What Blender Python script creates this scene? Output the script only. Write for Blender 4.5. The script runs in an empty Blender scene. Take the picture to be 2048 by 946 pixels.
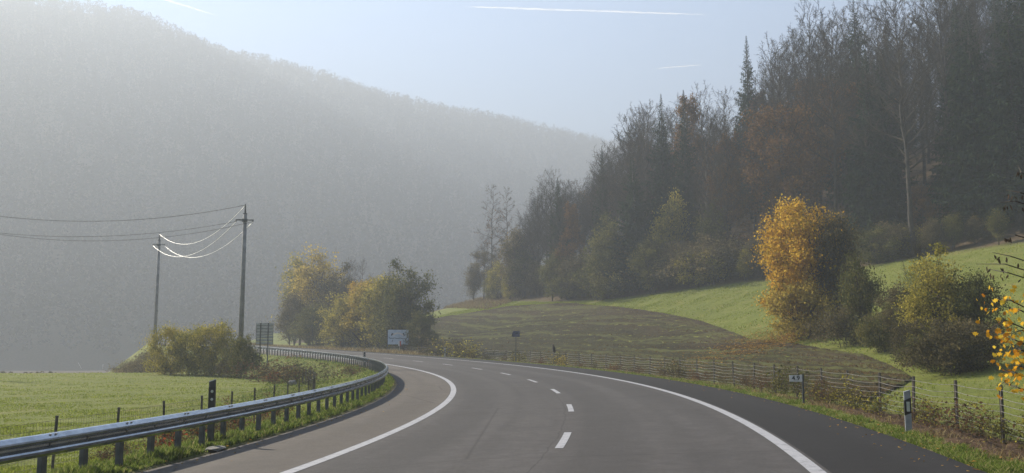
import bpy, bmesh, math, random
import numpy as np
from mathutils import Vector, Matrix

# ------------------------------------------------------------------ camera, sky, sun, exposure
SC = bpy.context.scene
COL = SC.collection
FPX, HOR, CAMZ = 1974.0, 726.0, 1.546          # focal length in photo pixels, eye-level row, eye height
PITCH = math.atan((HOR - 473.0) / FPX)
cam = bpy.data.cameras.new('camera')
cam.sensor_width = 36.0
cam.lens = 36.0 * FPX / 2048.0
cam.clip_start, cam.clip_end = 0.1, 20000.0
camo = bpy.data.objects.new('camera', cam)
COL.objects.link(camo)
camo.location = (0, 0, CAMZ)
camo.rotation_euler = (math.pi / 2 + PITCH, 0, 0)
SC.camera = camo

SUN_AZ, SUN_EL = math.radians(-51.0), math.radians(33.0)   # azimuth from +Y, negative = left
w = bpy.data.worlds.new('World')
SC.world = w
w.use_nodes = True
nt = w.node_tree
sky = nt.nodes.new('ShaderNodeTexSky')
sky.sky_type = 'NISHITA'
sky.sun_disc = False
sky.sun_elevation = SUN_EL
sky.sun_rotation = SUN_AZ
sky.air_density, sky.dust_density, sky.ozone_density = 1.0, 0.02, 4.0
bg = nt.nodes['Background']
nt.links.new(sky.outputs[0], bg.inputs[0])
bg.inputs[1].default_value = 0.07
sl = bpy.data.lights.new('sun', 'SUN')
sl.energy = 5.0
sl.angle = math.radians(0.55)
sl.color = (1.0, 0.91, 0.76)
suno = bpy.data.objects.new('sun', sl)
COL.objects.link(suno)
sd = Vector((math.sin(SUN_AZ) * math.cos(SUN_EL), math.cos(SUN_AZ) * math.cos(SUN_EL), math.sin(SUN_EL)))
suno.rotation_euler = sd.to_track_quat('Z', 'Y').to_euler()
suno.location = (0, 0, 400)
SC.view_settings.view_transform = 'Standard'
SC.view_settings.look = 'None'
SC.view_settings.gamma = 1.0
SC.view_settings.use_curve_mapping = False
SC.view_settings.exposure = 2.2
SC.cycles.volume_bounces = 2
SC.cycles.max_bounces = 8
SC.cycles.transparent_max_bounces = 12
SC.cycles.use_denoising = True
HAZE = 0.0016

R0 = random.Random(7)
#TERRAIN
# ------------------------------------------------------------------ the road's centre line and the lie of the land
DS = 0.5
S = np.arange(-60.0, 330.0, DS)
_kap = np.interp(S, [-30, 0, 30, 60, 100, 114, 127, 175, 190], [.00841, .00841, .00792, .00657, .00497, .0047, -.008, -.008, 0])
_th = np.cumsum(_kap) * DS
_i0 = int(np.searchsorted(S, 0))
TH = _th - _th[_i0] - 0.146
_x = np.cumsum(-np.sin(TH)) * DS
_y = np.cumsum(np.cos(TH)) * DS
RX = _x - _x[_i0] + 0.468
RY = _y - _y[_i0] + 15.0
_z = np.cumsum(np.interp(S, [-30, 0, 50, 100, 150, 200], [2.17, 2.17, 2.64, 3.5, 3.47, 2.6]) / 100) * DS
RZ = _z - _z[_i0]
BANK = 0.0199
LEFT_EDGE, RIGHT_EDGE, RAIL_T = -6.25, 6.0, -6.72


def frame(s):
    return (np.interp(s, S, RX), np.interp(s, S, RY), np.interp(s, S, RZ), np.interp(s, S, TH))


def st_xy(s, t):
    x, y, z, th = frame(s)
    return x + np.cos(th) * t, y + np.sin(th) * t


def nearest(X, Y):
    X = np.atleast_1d(np.asarray(X, float)).ravel()
    Y = np.atleast_1d(np.asarray(Y, float)).ravel()
    s = np.empty_like(X)
    cx, cy = RX[::4], RY[::4]
    for a in range(0, len(X), 20000):
        b = slice(a, a + 20000)
        d = (X[b, None] - cx) ** 2 + (Y[b, None] - cy) ** 2
        s[b] = S[::4][d.argmin(1)]
    for _ in range(3):
        x, y, z, th = frame(s)
        s = np.clip(s + np.clip(((X - x) * -np.sin(th) + (Y - y) * np.cos(th)) * 0.8, -2, 2), S[0], S[-1])
    x, y, z, th = frame(s)
    t = (X - x) * np.cos(th) + (Y - y) * np.sin(th)
    far = np.hypot(X - x, Y - y)
    t = np.where(far > np.abs(t) + 2, np.sign(t + 1e-9) * far, t)
    return s, t


def sstep(a, b, v):
    q = np.clip((v - a) / (b - a), 0, 1)
    return q * q * (3 - 2 * q)


# the big wooded ridge on the left: photo column and row of the skyline, with the distance it stands at
_rc = np.array([215, 300, 400, 500, 620, 700, 870, 1000, 1100, 1215])
_rr = np.array([0, 45, 80, 103, 134, 162, 205, 228, 252, 278])
_rd = 1073.0 / (0.873 - 0.488 * (_rc - 1024) / FPX)      # the ridge runs straight, slightly away to the right
RIDGE = [(-1283., 512., 350.), (-846., 756., 362.)]
RIDGE += [((c - 1024) / FPX * d, d, CAMZ + (HOR - r) / FPX * d - 10.0) for c, r, d in zip(_rc, _rr, _rd)]
RIDGE += [(388., 1446., 290.), (600., 1565., 280.)]
RIDGE = np.array(RIDGE)


def wob(X, Y, k, ph):
    return (np.sin(X * k + ph) * np.cos(Y * k * 1.13 + ph * 1.7) + 0.5 * np.sin(X * k * 2.3 - Y * k * 1.9 + ph)) / 1.5


def hill_z(X, Y):
    best = np.full(X.shape, -50.0)
    for (ax, ay, az), (bx, by, bz) in zip(RIDGE[:-1], RIDGE[1:]):
        dx, dy = bx - ax, by - ay
        q = np.clip(((X - ax) * dx + (Y - ay) * dy) / (dx * dx + dy * dy), 0, 1)
        d = np.hypot(X - ax - q * dx, Y - ay - q * dy)
        zz = az + q * (bz - az)
        best = np.maximum(best, zz - np.sqrt(d * d + 400) * 0.54 + 10)
    return best


TF_S = [-60, 0, 30, 65, 70.6, 76.4, 88, 98, 108, 117, 127, 138, 150, 172, 200, 330]
TF_T = [70, 70, 67, 62.6, 61, 59.4, 54.3, 50.5, 47.2, 46.8, 48.5, 49.3, 49.5, 51, 80, 130]  # where the right-hand forest begins, metres from the centre line


def ground_z(X, Y, st=None):
    X = np.atleast_1d(np.asarray(X, float)); Y = np.atleast_1d(np.asarray(Y, float))
    sh = X.shape
    X = X.ravel(); Y = Y.ravel()
    s, t = nearest(X, Y) if st is None else st
    zc = np.interp(s, S, RZ)
    # road table
    z = zc + BANK * np.clip(t, LEFT_EDGE, RIGHT_EDGE)
    # left: verge, embankment, meadow climbing gently up the valley
    e = LEFT_EDGE - t
    mead = -0.73 + 0.0185 * np.clip(Y, -60, 82) + 0.07 * wob(X, Y, 0.09, 1.0)
    mead = mead - 1.6 * sstep(80, 92, Y) - 0.3 * sstep(120, 200, Y)
    zl = zc + BANK * LEFT_EDGE
    emb = zl + 0.02 - (0.42 + .4 * sstep(108, 120, s)) * np.clip(e - 1.0, 0, None) - 0.10 * np.clip(e - 0.2, 0, 0.8)
    mead = np.minimum(mead, zl - 0.16)
    k = 0.35
    left = 0.5 * (emb + mead + np.sqrt((emb - mead) ** 2 + k * k)) - 0.02
    left = np.where(e < 0.5, np.minimum(left, zl + 0.02), left)
    hz = hill_z(X, Y)
    left = np.maximum(left, hz)
    # right: verge, shallow ditch, field, slope, wooded hill
    r = t - RIGHT_EDGE
    zr = zc + BANK * RIGHT_EDGE
    tf = np.interp(s, TF_S, TF_T)
    dip = -0.30 * sstep(0.8, 2.8, r)
    q = np.clip(t - 11.0, 0, None)
    rise = np.where(q < 16, 0.285 * q * q / 32.0, 0.285 * (q - 8.0))
    rise = rise + 0.35 * wob(X, Y, 0.07, 2.0) * sstep(4, 25, q)
    fq = np.clip(t - tf, 0, None)
    rise = rise + 0.22 * fq * sstep(0, 12, fq)
    right = zr + dip + rise
    cap = np.interp(s, [30, 60, 80, 95, 108, 120, 135, 160], [100, 84, 60, 42, 30, 22, 17, 12]) + zr
    right = 0.5 * (right + cap - np.sqrt((right - cap) ** 2 + 16.0))
    right = right * (1 - sstep(185, 270, s)) + (2.0 + zr) * sstep(185, 270, s)
    right = np.maximum(right, hz)
    z = np.where(t < LEFT_EDGE, left, np.where(t > RIGHT_EDGE, right, z))
    return z.reshape(sh)


def gz(x, y):
    return float(ground_z(np.array([x]), np.array([y]))[0])


_c, _s = math.cos(PITCH), math.sin(PITCH)


def ray(px, py):
    a, b = (px - 1024) / FPX, (473 - py) / FPX
    return np.array([a, _c - b * _s, _s + b * _c])


def hit(px, py, d0=8.0, d1=400.0):
    """where the line of sight through a photo pixel meets the land"""
    d = ray(px, py)
    k = np.arange(d0, d1, 0.25)
    X, Y, Z = d[0] * k, d[1] * k, CAMZ + d[2] * k
    below = Z < ground_z(X, Y)
    i = int(below.argmax()) if below.any() else len(k) - 1
    return float(X[i]), float(Y[i])


def col_at(px, Y):
    """plan position at distance Y seen in photo column px"""
    return (px - 1024) / FPX * Y * 1.0, float(Y)
#ENDTERRAIN
# ------------------------------------------------------------------ helpers
class MB:
    """collects faces for ONE mesh"""
    def __init__(self):
        self.v, self.f, self.m, self.a = [], [], [], []

    def add(self, vs, fs, mi=0, a=0.5):
        o = len(self.v)
        self.v.extend(vs)
        for q in fs:
            self.f.append(tuple(i + o for i in q))
            self.m.append(mi)
            self.a.append(a)

    def box(self, c, d, rz=0.0, mi=0, a=0.5):
        cx, cy, cz = c
        hx, hy, hz = d[0] / 2, d[1] / 2, d[2] / 2
        cs, sn = math.cos(rz), math.sin(rz)
        vs = []
        for sx, sy, szz in ((-1, -1, -1), (1, -1, -1), (1, 1, -1), (-1, 1, -1), (-1, -1, 1), (1, -1, 1), (1, 1, 1), (-1, 1, 1)):
            x, y = sx * hx, sy * hy
            vs.append((cx + x * cs - y * sn, cy + x * sn + y * cs, cz + szz * hz))
        self.add(vs, [(0, 3, 2, 1), (4, 5, 6, 7), (0, 1, 5, 4), (1, 2, 6, 5), (2, 3, 7, 6), (3, 0, 4, 7)], mi, a)

    def tube(self, pts, rad, n=6, mi=0, a=0.5, cap=True):
        P = [Vector(p) for p in pts]
        k = len(P)
        if not hasattr(rad, '__len__'):
            rad = [rad] * k
        vs, fs = [], []
        for i, p in enumerate(P):
            d = (P[min(i + 1, k - 1)] - P[max(i - 1, 0)])
            if d.length < 1e-9:
                d = Vector((0, 0, 1))
            d.normalize()
            ref = Vector((1, 0, 0)) if abs(d.x) < 0.8 else Vector((0, 1, 0))
            u = d.cross(ref).normalized()
            w2 = d.cross(u)
            for j in range(n):
                an = 2 * math.pi * j / n
                q = p + (u * math.cos(an) + w2 * math.sin(an)) * rad[i]
                vs.append((q.x, q.y, q.z))
        for i in range(k - 1):
            for j in range(n):
                j2 = (j + 1) % n
                fs.append((i * n + j, i * n + j2, (i + 1) * n + j2, (i + 1) * n + j))
        if cap:
            fs.append(tuple(range(n - 1, -1, -1)))
            fs.append(tuple(range((k - 1) * n, k * n)))
        self.add(vs, fs, mi, a)

    def twig(self, p, q, r, a=0.5):
        """thin three-sided spike"""
        d = q - p
        if d.length < 1e-6:
            return
        ref = Vector((0, 0, 1)) if abs(d.z) < 0.8 * d.length else Vector((1, 0, 0))
        u = d.cross(ref).normalized() * r
        w2 = d.cross(u).normalized() * r
        vs = [tuple(p + u), tuple(p - u * 0.5 + w2 * 0.87), tuple(p - u * 0.5 - w2 * 0.87), tuple(q)]
        self.add(vs, [(0, 1, 3), (1, 2, 3), (2, 0, 3)], 0, a)

    def mesh(self, name, mats, smooth=False):
        me = bpy.data.meshes.new(name)
        me.from_pydata(self.v, [], self.f)
        for mt in (mats if isinstance(mats, (list, tuple)) else [mats]):
            me.materials.append(mt)
        if self.f:
            if max(self.m) > 0:
                me.polygons.foreach_set('material_index', self.m)
            at = me.attributes.new('v', 'FLOAT', 'FACE')
            at.data.foreach_set('value', self.a)
            if smooth:
                me.polygons.foreach_set('use_smooth', [True] * len(self.f))
        me.update()
        return me

    def build(self, name, mats, parent=None, smooth=False):
        return link(name, self.mesh(name, mats, smooth), parent)


def link(name, me, parent=None):
    o = bpy.data.objects.new(name, me)
    COL.objects.link(o)
    if parent is not None:
        o.parent = parent
    return o


def np_mesh(name, V, F, mat, attr=None, smooth=False):
    """fast mesh from arrays; F is (n,3) or (n,4); attr per face"""
    me = bpy.data.meshes.new(name)
    V = np.asarray(V, np.float32); F = np.asarray(F, np.int32)
    n, k = F.shape
    me.vertices.add(len(V)); me.vertices.foreach_set('co', V.ravel())
    me.loops.add(n * k); me.loops.foreach_set('vertex_index', F.ravel())
    me.polygons.add(n)
    me.polygons.foreach_set('loop_start', np.arange(0, n * k, k, dtype=np.int32))
    me.polygons.foreach_set('loop_total', np.full(n, k, np.int32))
    if smooth:
        me.polygons.foreach_set('use_smooth', np.ones(n, bool))
    me.update(calc_edges=True)
    me.materials.append(mat)
    if attr is not None:
        at = me.attributes.new('v', 'FLOAT', 'FACE')
        at.data.foreach_set('value', np.asarray(attr, np.float32))
    return me


def vattr(me, name, vals):
    at = me.attributes.new(name, 'FLOAT', 'POINT')
    at.data.foreach_set('value', np.asarray(vals, np.float32))


def tag(o, label=None, cat=None, group=None, kind=None):
    if label: o['label'] = label
    if cat: o['category'] = cat
    if group: o['group'] = group
    if kind: o['kind'] = kind
    return o


def thing(name, label, cat, loc=(0, 0, 0), rz=0.0, group=None):
    o = bpy.data.objects.new(name, None)
    COL.objects.link(o)
    o.empty_display_size = 0.2
    o.location = loc
    o.rotation_euler = (0, 0, rz)
    return tag(o, label, cat, group)


ORD = ['leftmost', 'second', 'third', 'fourth', 'fifth', 'sixth', 'seventh', 'eighth', 'ninth', 'tenth', 'eleventh', 'twelfth',
       'thirteenth', 'fourteenth', 'fifteenth', 'sixteenth', 'seventeenth', 'eighteenth', 'nineteenth']
TENS = ['', '', 'twenty', 'thirty', 'forty', 'fifty', 'sixty', 'seventy', 'eighty', 'ninety']


def nth(i):
    """0 -> first from the left"""
    n = i + 1
    if n == 1: return 'first'
    if n <= 19: return ORD[i]
    if n % 10 == 0: return TENS[n // 10][:-1] + 'ieth'
    return TENS[n // 10] + '-' + ('first' if n % 10 == 1 else ORD[n % 10 - 1])


# ------------------------------------------------------------------ materials
def newmat(name):
    m = bpy.data.materials.new(name)
    m.use_nodes = True
    t = m.node_tree
    t.nodes.clear()
    out = t.nodes.new('ShaderNodeOutputMaterial')
    return m, t, out


def N(t, typ, **kw):
    n = t.nodes.new('ShaderNode' + typ)
    for k, val in kw.items():
        if k.startswith('i_'):
            key = k[2:]
            key = int(key) if key.isdigit() else key.replace('_', ' ')
            n.inputs[key].default_value = val
        else:
            setattr(n, k, val)
    return n


def ramp(t, fac, stops):
    r = t.nodes.new('ShaderNodeValToRGB')
    e = r.color_ramp.elements
    while len(e) < len(stops):
        e.new(0.5)
    for x, (p, c) in zip(e, stops):
        x.position = p
        x.color = (*c, 1)
    t.links.new(fac, r.inputs[0])
    return r.outputs[0]


def mixc(t, fac, a, b, mode='MIX'):
    m = t.nodes.new('ShaderNodeMix')
    m.data_type = 'RGBA'
    m.blend_type = mode
    for sock, val in ((m.inputs[0], fac), (m.inputs[6], a), (m.inputs[7], b)):
        if hasattr(val, 'links') or hasattr(val, 'is_linked'):
            t.links.new(val, sock)
        elif isinstance(val, (int, float)):
            sock.default_value = val
        else:
            sock.default_value = (*val, 1)
    return m.outputs[2]


def noise(t, vec, scale, detail=4, rough=0.55):
    n = N(t, 'TexNoise')
    n.inputs['Scale'].default_value = scale
    n.inputs['Detail'].default_value = detail
    n.inputs['Roughness'].default_value = rough
    if vec is not None:
        t.links.new(vec, n.inputs['Vector'])
    return n.outputs[0]


def stretch(t, vec, sc):
    m = N(t, 'Mapping')
    m.inputs['Scale'].default_value = sc
    t.links.new(vec, m.inputs['Vector'])
    return m.outputs[0]


def bsdf(t, out, col, rough=0.8, metal=0.0, spec=0.3, bump=None, bstr=0.3, bdist=0.02):
    b = N(t, 'BsdfPrincipled')
    if hasattr(col, 'is_linked'):
        t.links.new(col, b.inputs['Base Color'])
    else:
        b.inputs['Base Color'].default_value = (*col, 1)
    if hasattr(rough, 'is_linked'):
        t.links.new(rough, b.inputs['Roughness'])
    else:
        b.inputs['Roughness'].default_value = rough
    b.inputs['Metallic'].default_value = metal
    b.inputs['Specular IOR Level'].default_value = spec
    if bump is not None:
        bp = N(t, 'Bump')
        bp.inputs['Strength'].default_value = bstr
        bp.inputs['Distance'].default_value = bdist
        t.links.new(bump, bp.inputs['Height'])
        t.links.new(bp.outputs[0], b.inputs['Normal'])
    t.links.new(b.outputs[0], out.inputs[0])
    return b


def noisy(name, a, b, scale=3.0, rough=0.8, metal=0.0, spec=0.3, bstr=0.2, lo=0.35, hi=0.65, coord='Object', bscale=None, bdist=0.01):
    m, t, out = newmat(name)
    tc = N(t, 'TexCoord')
    v = tc.outputs[coord]
    n = noise(t, v, scale)
    c = ramp(t, n, [(lo, a), (hi, b)])
    bn = noise(t, v, bscale or scale * 6)
    bsdf(t, out, c, rough, metal, spec, bn, bstr, bdist)
    return m


def leafmat(name, stops, transl=0.4, tint=0.25):
    """leaves: colour differs from leaf to leaf and from plant to plant, light shines through"""
    m, t, out = newmat(name)
    at = N(t, 'Attribute', attribute_name='v')
    oi = N(t, 'ObjectInfo')
    ad = N(t, 'Math', operation='MULTIPLY_ADD')
    t.links.new(oi.outputs['Random'], ad.inputs[0])
    ad.inputs[1].default_value = tint
    ad.inputs[2].default_value = -tint / 2
    a2 = N(t, 'Math', operation='ADD')
    t.links.new(at.outputs['Fac'], a2.inputs[0])
    t.links.new(ad.outputs[0], a2.inputs[1])
    c = ramp(t, a2.outputs[0], stops)
    d = N(t, 'BsdfDiffuse')
    tr = N(t, 'BsdfTranslucent')
    t.links.new(c, d.inputs[0])
    t.links.new(c, tr.inputs[0])
    mx = N(t, 'MixShader')
    mx.inputs[0].default_value = transl
    t.links.new(d.outputs[0], mx.inputs[1])
    t.links.new(tr.outputs[0], mx.inputs[2])
    t.links.new(mx.outputs[0], out.inputs[0])
    return m


def plain(name, c, rough=0.6, metal=0.0, spec=0.4):
    return noisy(name, tuple(x * 0.86 for x in c), tuple(min(1, x * 1.1) for x in c), 8.0, rough, metal, spec, 0.05)


M = {}
M['bark'] = noisy('bark', (.035, .03, .025), (.08, .07, .058), 2.5, .95, bstr=.6)
M['bark_grey'] = noisy('bark_grey', (.075, .068, .06), (.15, .135, .12), 2.0, .95, bstr=.5)
M['twig'] = leafmat('twig', [(0.1, (.045, .039, .032)), (0.9, (.10, .085, .066))], 0.0)
M['russet'] = leafmat('russet', [(0.0, (.08, .05, .026)), (0.5, (.15, .083, .035)), (1.0, (.23, .135, .055))], .4)
M['spruce'] = leafmat('spruce', [(0.0, (.018, .028, .017)), (1.0, (.05, .07, .036))], .15)
M['orange'] = leafmat('orange', [(0.0, (.16, .15, .025)), (0.3, (.34, .24, .025)), (0.6, (.50, .28, .03)), (1.0, (.60, .42, .06))], .55)
M['yellow'] = leafmat('yellow', [(0.0, (.15, .13, .03)), (0.5, (.34, .26, .05)), (1.0, (.50, .38, .08))], .45)
M['yellow_green'] = leafmat('yellow_green', [(0.0, (.09, .10, .022)), (0.5, (.25, .22, .045)), (1.0, (.44, .36, .07))], .45)
M['olive'] = leafmat('olive', [(0.0, (.045, .055, .02)), (0.6, (.11, .11, .035)), (1.0, (.22, .19, .06))], .4)
M['dull'] = leafmat('dull', [(0.0, (.05, .048, .026)), (0.6, (.12, .10, .05)), (1.0, (.24, .19, .09))], .35)
M['brown_leaf'] = leafmat('brown_leaf', [(0.0, (.07, .045, .03)), (0.5, (.14, .08, .045)), (1.0, (.22, .15, .08))], .35)
M['far_leaf'] = leafmat('far_leaf', [(0.0, (.010, .011, .009)), (1.0, (.024, .021, .015))], .0)
M['red_leaf'] = leafmat('red_leaf', [(0.0, (.08, .06, .035)), (0.6, (.15, .06, .035)), (1.0, (.36, .09, .035))], .45)
M['bramble'] = leafmat('bramble', [(0.0, (.05, .055, .02)), (0.45, (.12, .105, .035)), (0.75, (.32, .27, .05)), (1.0, (.46, .42, .08))], .5)
M['maple'] = leafmat('maple', [(0.0, (.36, .15, .015)), (0.4, (.60, .30, .02)), (1.0, (.72, .52, .06))], .55)
M['dry_leaf'] = leafmat('dry_leaf', [(0.0, (.03, .025, .02)), (1.0, (.09, .065, .045))], .2)
M['grass_blade'] = leafmat('grass_blade', [(0.0, (.06, .085, .02)), (0.6, (.13, .18, .035)), (0.9, (.20, .24, .06)), (1.0, (.30, .27, .12))], .45)
M['meadow_blade'] = leafmat('meadow_blade', [(0.0, (.14, .175, .022)), (0.6, (.22, .27, .04)), (1.0, (.32, .33, .08))], .4)
M['straw'] = leafmat('straw', [(0.0, (.12, .085, .045)), (0.6, (.22, .17, .085)), (1.0, (.34, .28, .15))], .4)
M['fallen'] = leafmat('fallen', [(0.0, (.13, .08, .025)), (0.5, (.30, .17, .04)), (1.0, (.42, .27, .07))], .25)
M['galv'] = noisy('galv', (.30, .33, .36), (.42, .45, .48), 5.0, .24, metal=.88, spec=.5, bstr=.05)
M['galv_post'] = noisy('galv_post', (.07, .08, .088), (.12, .13, .14), 5.0, .6, metal=.2, spec=.4, bstr=.05)
M['bolt'] = plain('bolt', (.30, .29, .28), .5, .7)
M['steel_dark'] = noisy('steel_dark', (.05, .055, .06), (.09, .095, .10), 6.0, .6, metal=.3)
M['fence_steel'] = noisy('fence_steel', (.06, .055, .05), (.13, .115, .10), 9.0, .7, metal=.2, bstr=.2)
M['wire'] = plain('wire', (.36, .35, .33), .5, .3)
M['cable'] = plain('cable', (.80, .80, .78), .5, .85)
M['concrete'] = noisy('concrete', (.17, .17, .17), (.25, .25, .245), 3.0, .9)
M['white_paint'] = noisy('white_paint', (.50, .51, .53), (.66, .67, .69), 6.0, .55, spec=.4, bstr=.1)
M['post_shaded_white'] = noisy('post_shaded_white', (.20, .215, .235), (.28, .295, .315), 7.0, .6, bstr=.1)  # white post paint, greyed so the colour itself carries the post's shade
M['black_plastic'] = plain('black_plastic', (.018, .018, .02), .5)
M['reflector'] = plain('reflector', (.45, .50, .54), .2, .3)
M['grey_sheet'] = noisy('grey_sheet', (.30, .32, .34), (.40, .42, .44), 4.0, .6, metal=.3)
M['sign_blue'] = noisy('sign_blue', (.36, .46, .60), (.50, .58, .70), 3.0, .6, bstr=.05)
M['sign_ink'] = plain('sign_ink', (.035, .045, .06), .6)
M['sign_pale'] = plain('sign_pale', (.62, .60, .60), .6)
M['sign_navy'] = plain('sign_navy', (.07, .08, .14), .5)
M['sign_red'] = plain('sign_red', (.40, .09, .07), .5)
M['feather'] = noisy('feather', (.02, .017, .015), (.06, .045, .035), 30.0, .9)
M['beak'] = plain('beak', (.10, .08, .04), .5)
M['wood_grey'] = noisy('wood_grey', (.30, .28, .25), (.46, .44, .40), 4.0, .9)
M['stone'] = noisy('stone', (.10, .095, .085), (.20, .19, .17), 5.0, .9, bstr=.4)


def ground_material():
    m, t, out = newmat('meadow_ground')
    g = N(t, 'NewGeometry')
    p = g.outputs['Position']
    big = noise(t, p, 0.045, 5, .6)
    mid = noise(t, p, 0.6, 5, .65)
    fine = noise(t, p, 9.0, 4, .7)
    c1 = ramp(t, big, [(.35, (.105, .135, .022)), (.65, (.155, .178, .03))])
    c2 = ramp(t, mid, [(.3, (.085, .11, .016)), (.62, (.18, .19, .04))])
    c = mixc(t, .5, c1, c2)
    c = mixc(t, ramp(t, fine, [(.42, (0, 0, 0)), (.72, (.6, .6, .6))]), c, (.20, .20, .07))
    tuf = noise(t, p, 2.3, 5, .7)
    c = mixc(t, ramp(t, tuf, [(.34, (.5, .5, .5)), (.50, (0, 0, 0))]), c, (.07, .09, .016))
    dry = noise(t, stretch(t, p, (.9, .35, 1)), .55, 6, .75)
    c = mixc(t, ramp(t, dry, [(.52, (0, 0, 0)), (.68, (.6, .6, .6))]), c, (.23, .20, .065))
    lit = ramp(t, noise(t, p, 1.7, 5, .7), [(.35, (.055, .04, .025)), (.65, (.12, .085, .05))])
    wd = N(t, 'Attribute', attribute_name='wood')
    c = mixc(t, wd.outputs['Fac'], c, lit)
    so = N(t, 'Attribute', attribute_name='soil')
    soil = ramp(t, noise(t, p, 5.0, 6, .7), [(.3, (.045, .028, .017)), (.55, (.10, .063, .036)), (.75, (.18, .125, .075))])
    edge = N(t, 'Math', operation='MULTIPLY_ADD')
    t.links.new(noise(t, p, 4.0, 5, .7), edge.inputs[0])
    edge.inputs[1].default_value = 1.2
    edge.inputs[2].default_value = -0.6
    sm = N(t, 'Math', operation='ADD', use_clamp=True)
    t.links.new(so.outputs['Fac'], sm.inputs[0])
    t.links.new(edge.outputs[0], sm.inputs[1])
    sm2 = N(t, 'Math', operation='MULTIPLY', use_clamp=True)
    t.links.new(sm.outputs[0], sm2.inputs[0])
    mul = N(t, 'Math', operation='MULTIPLY', use_clamp=True)
    t.links.new(so.outputs['Fac'], mul.inputs[0]); mul.inputs[1].default_value = 6.0
    t.links.new(mul.outputs[0], sm2.inputs[1])
    c = mixc(t, sm2.outputs[0], c, soil)
    gr = N(t, 'Attribute', attribute_name='gravel')
    gv = ramp(t, noise(t, p, 22.0, 3, .8), [(.3, (.035, .027, .02)), (.6, (.085, .068, .05)), (.8, (.17, .14, .11))])
    c = mixc(t, gr.outputs['Fac'], c, gv)
    hsum = N(t, 'Math', operation='ADD')
    t.links.new(noise(t, p, 2.2, 6, .7), hsum.inputs[0]); t.links.new(fine, hsum.inputs[1])
    bsdf(t, out, c, .95, 0, .1, hsum.outputs[0], .9, .14)
    return m


def field_material():
    m, t, out = newmat('ploughed_soil')
    uv = N(t, 'UVMap', uv_map='st')
    g = N(t, 'NewGeometry')
    p = g.outputs['Position']
    wn = N(t, 'CombineXYZ')
    wm_ = N(t, 'Math', operation='MULTIPLY'); t.links.new(noise(t, p, .035, 3, .5), wm_.inputs[0]); wm_.inputs[1].default_value = 16.0
    t.links.new(wm_.outputs[0], wn.inputs[1])
    va = N(t, 'VectorMath', operation='ADD'); t.links.new(uv.outputs[0], va.inputs[0]); t.links.new(wn.outputs[0], va.inputs[1])
    st1 = noise(t, stretch(t, va.outputs[0], (.016, .55, 1)), 1.0, 5, .7)
    st2 = noise(t, stretch(t, va.outputs[0], (.022, 1.3, 1)), 1.0, 4, .65)
    fine = noise(t, p, 3.2, 6, .75)
    base = ramp(t, fine, [(.3, (.018, .016, .008)), (.55, (.040, .037, .017)), (.75, (.085, .078, .034))])
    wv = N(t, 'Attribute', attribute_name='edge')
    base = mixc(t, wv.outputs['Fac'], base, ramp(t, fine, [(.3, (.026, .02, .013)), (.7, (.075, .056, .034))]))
    c = mixc(t, ramp(t, st1, [(.50, (0, 0, 0)), (.57, (.8, .8, .8))]), base, (.085, .088, .03))
    c = mixc(t, ramp(t, st2, [(.53, (0, 0, 0)), (.58, (.7, .7, .7))]), c, (.022, .018, .011))
    bsdf(t, out, c, 1.0, 0, .05, fine, .9, .12)
    return m


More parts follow.
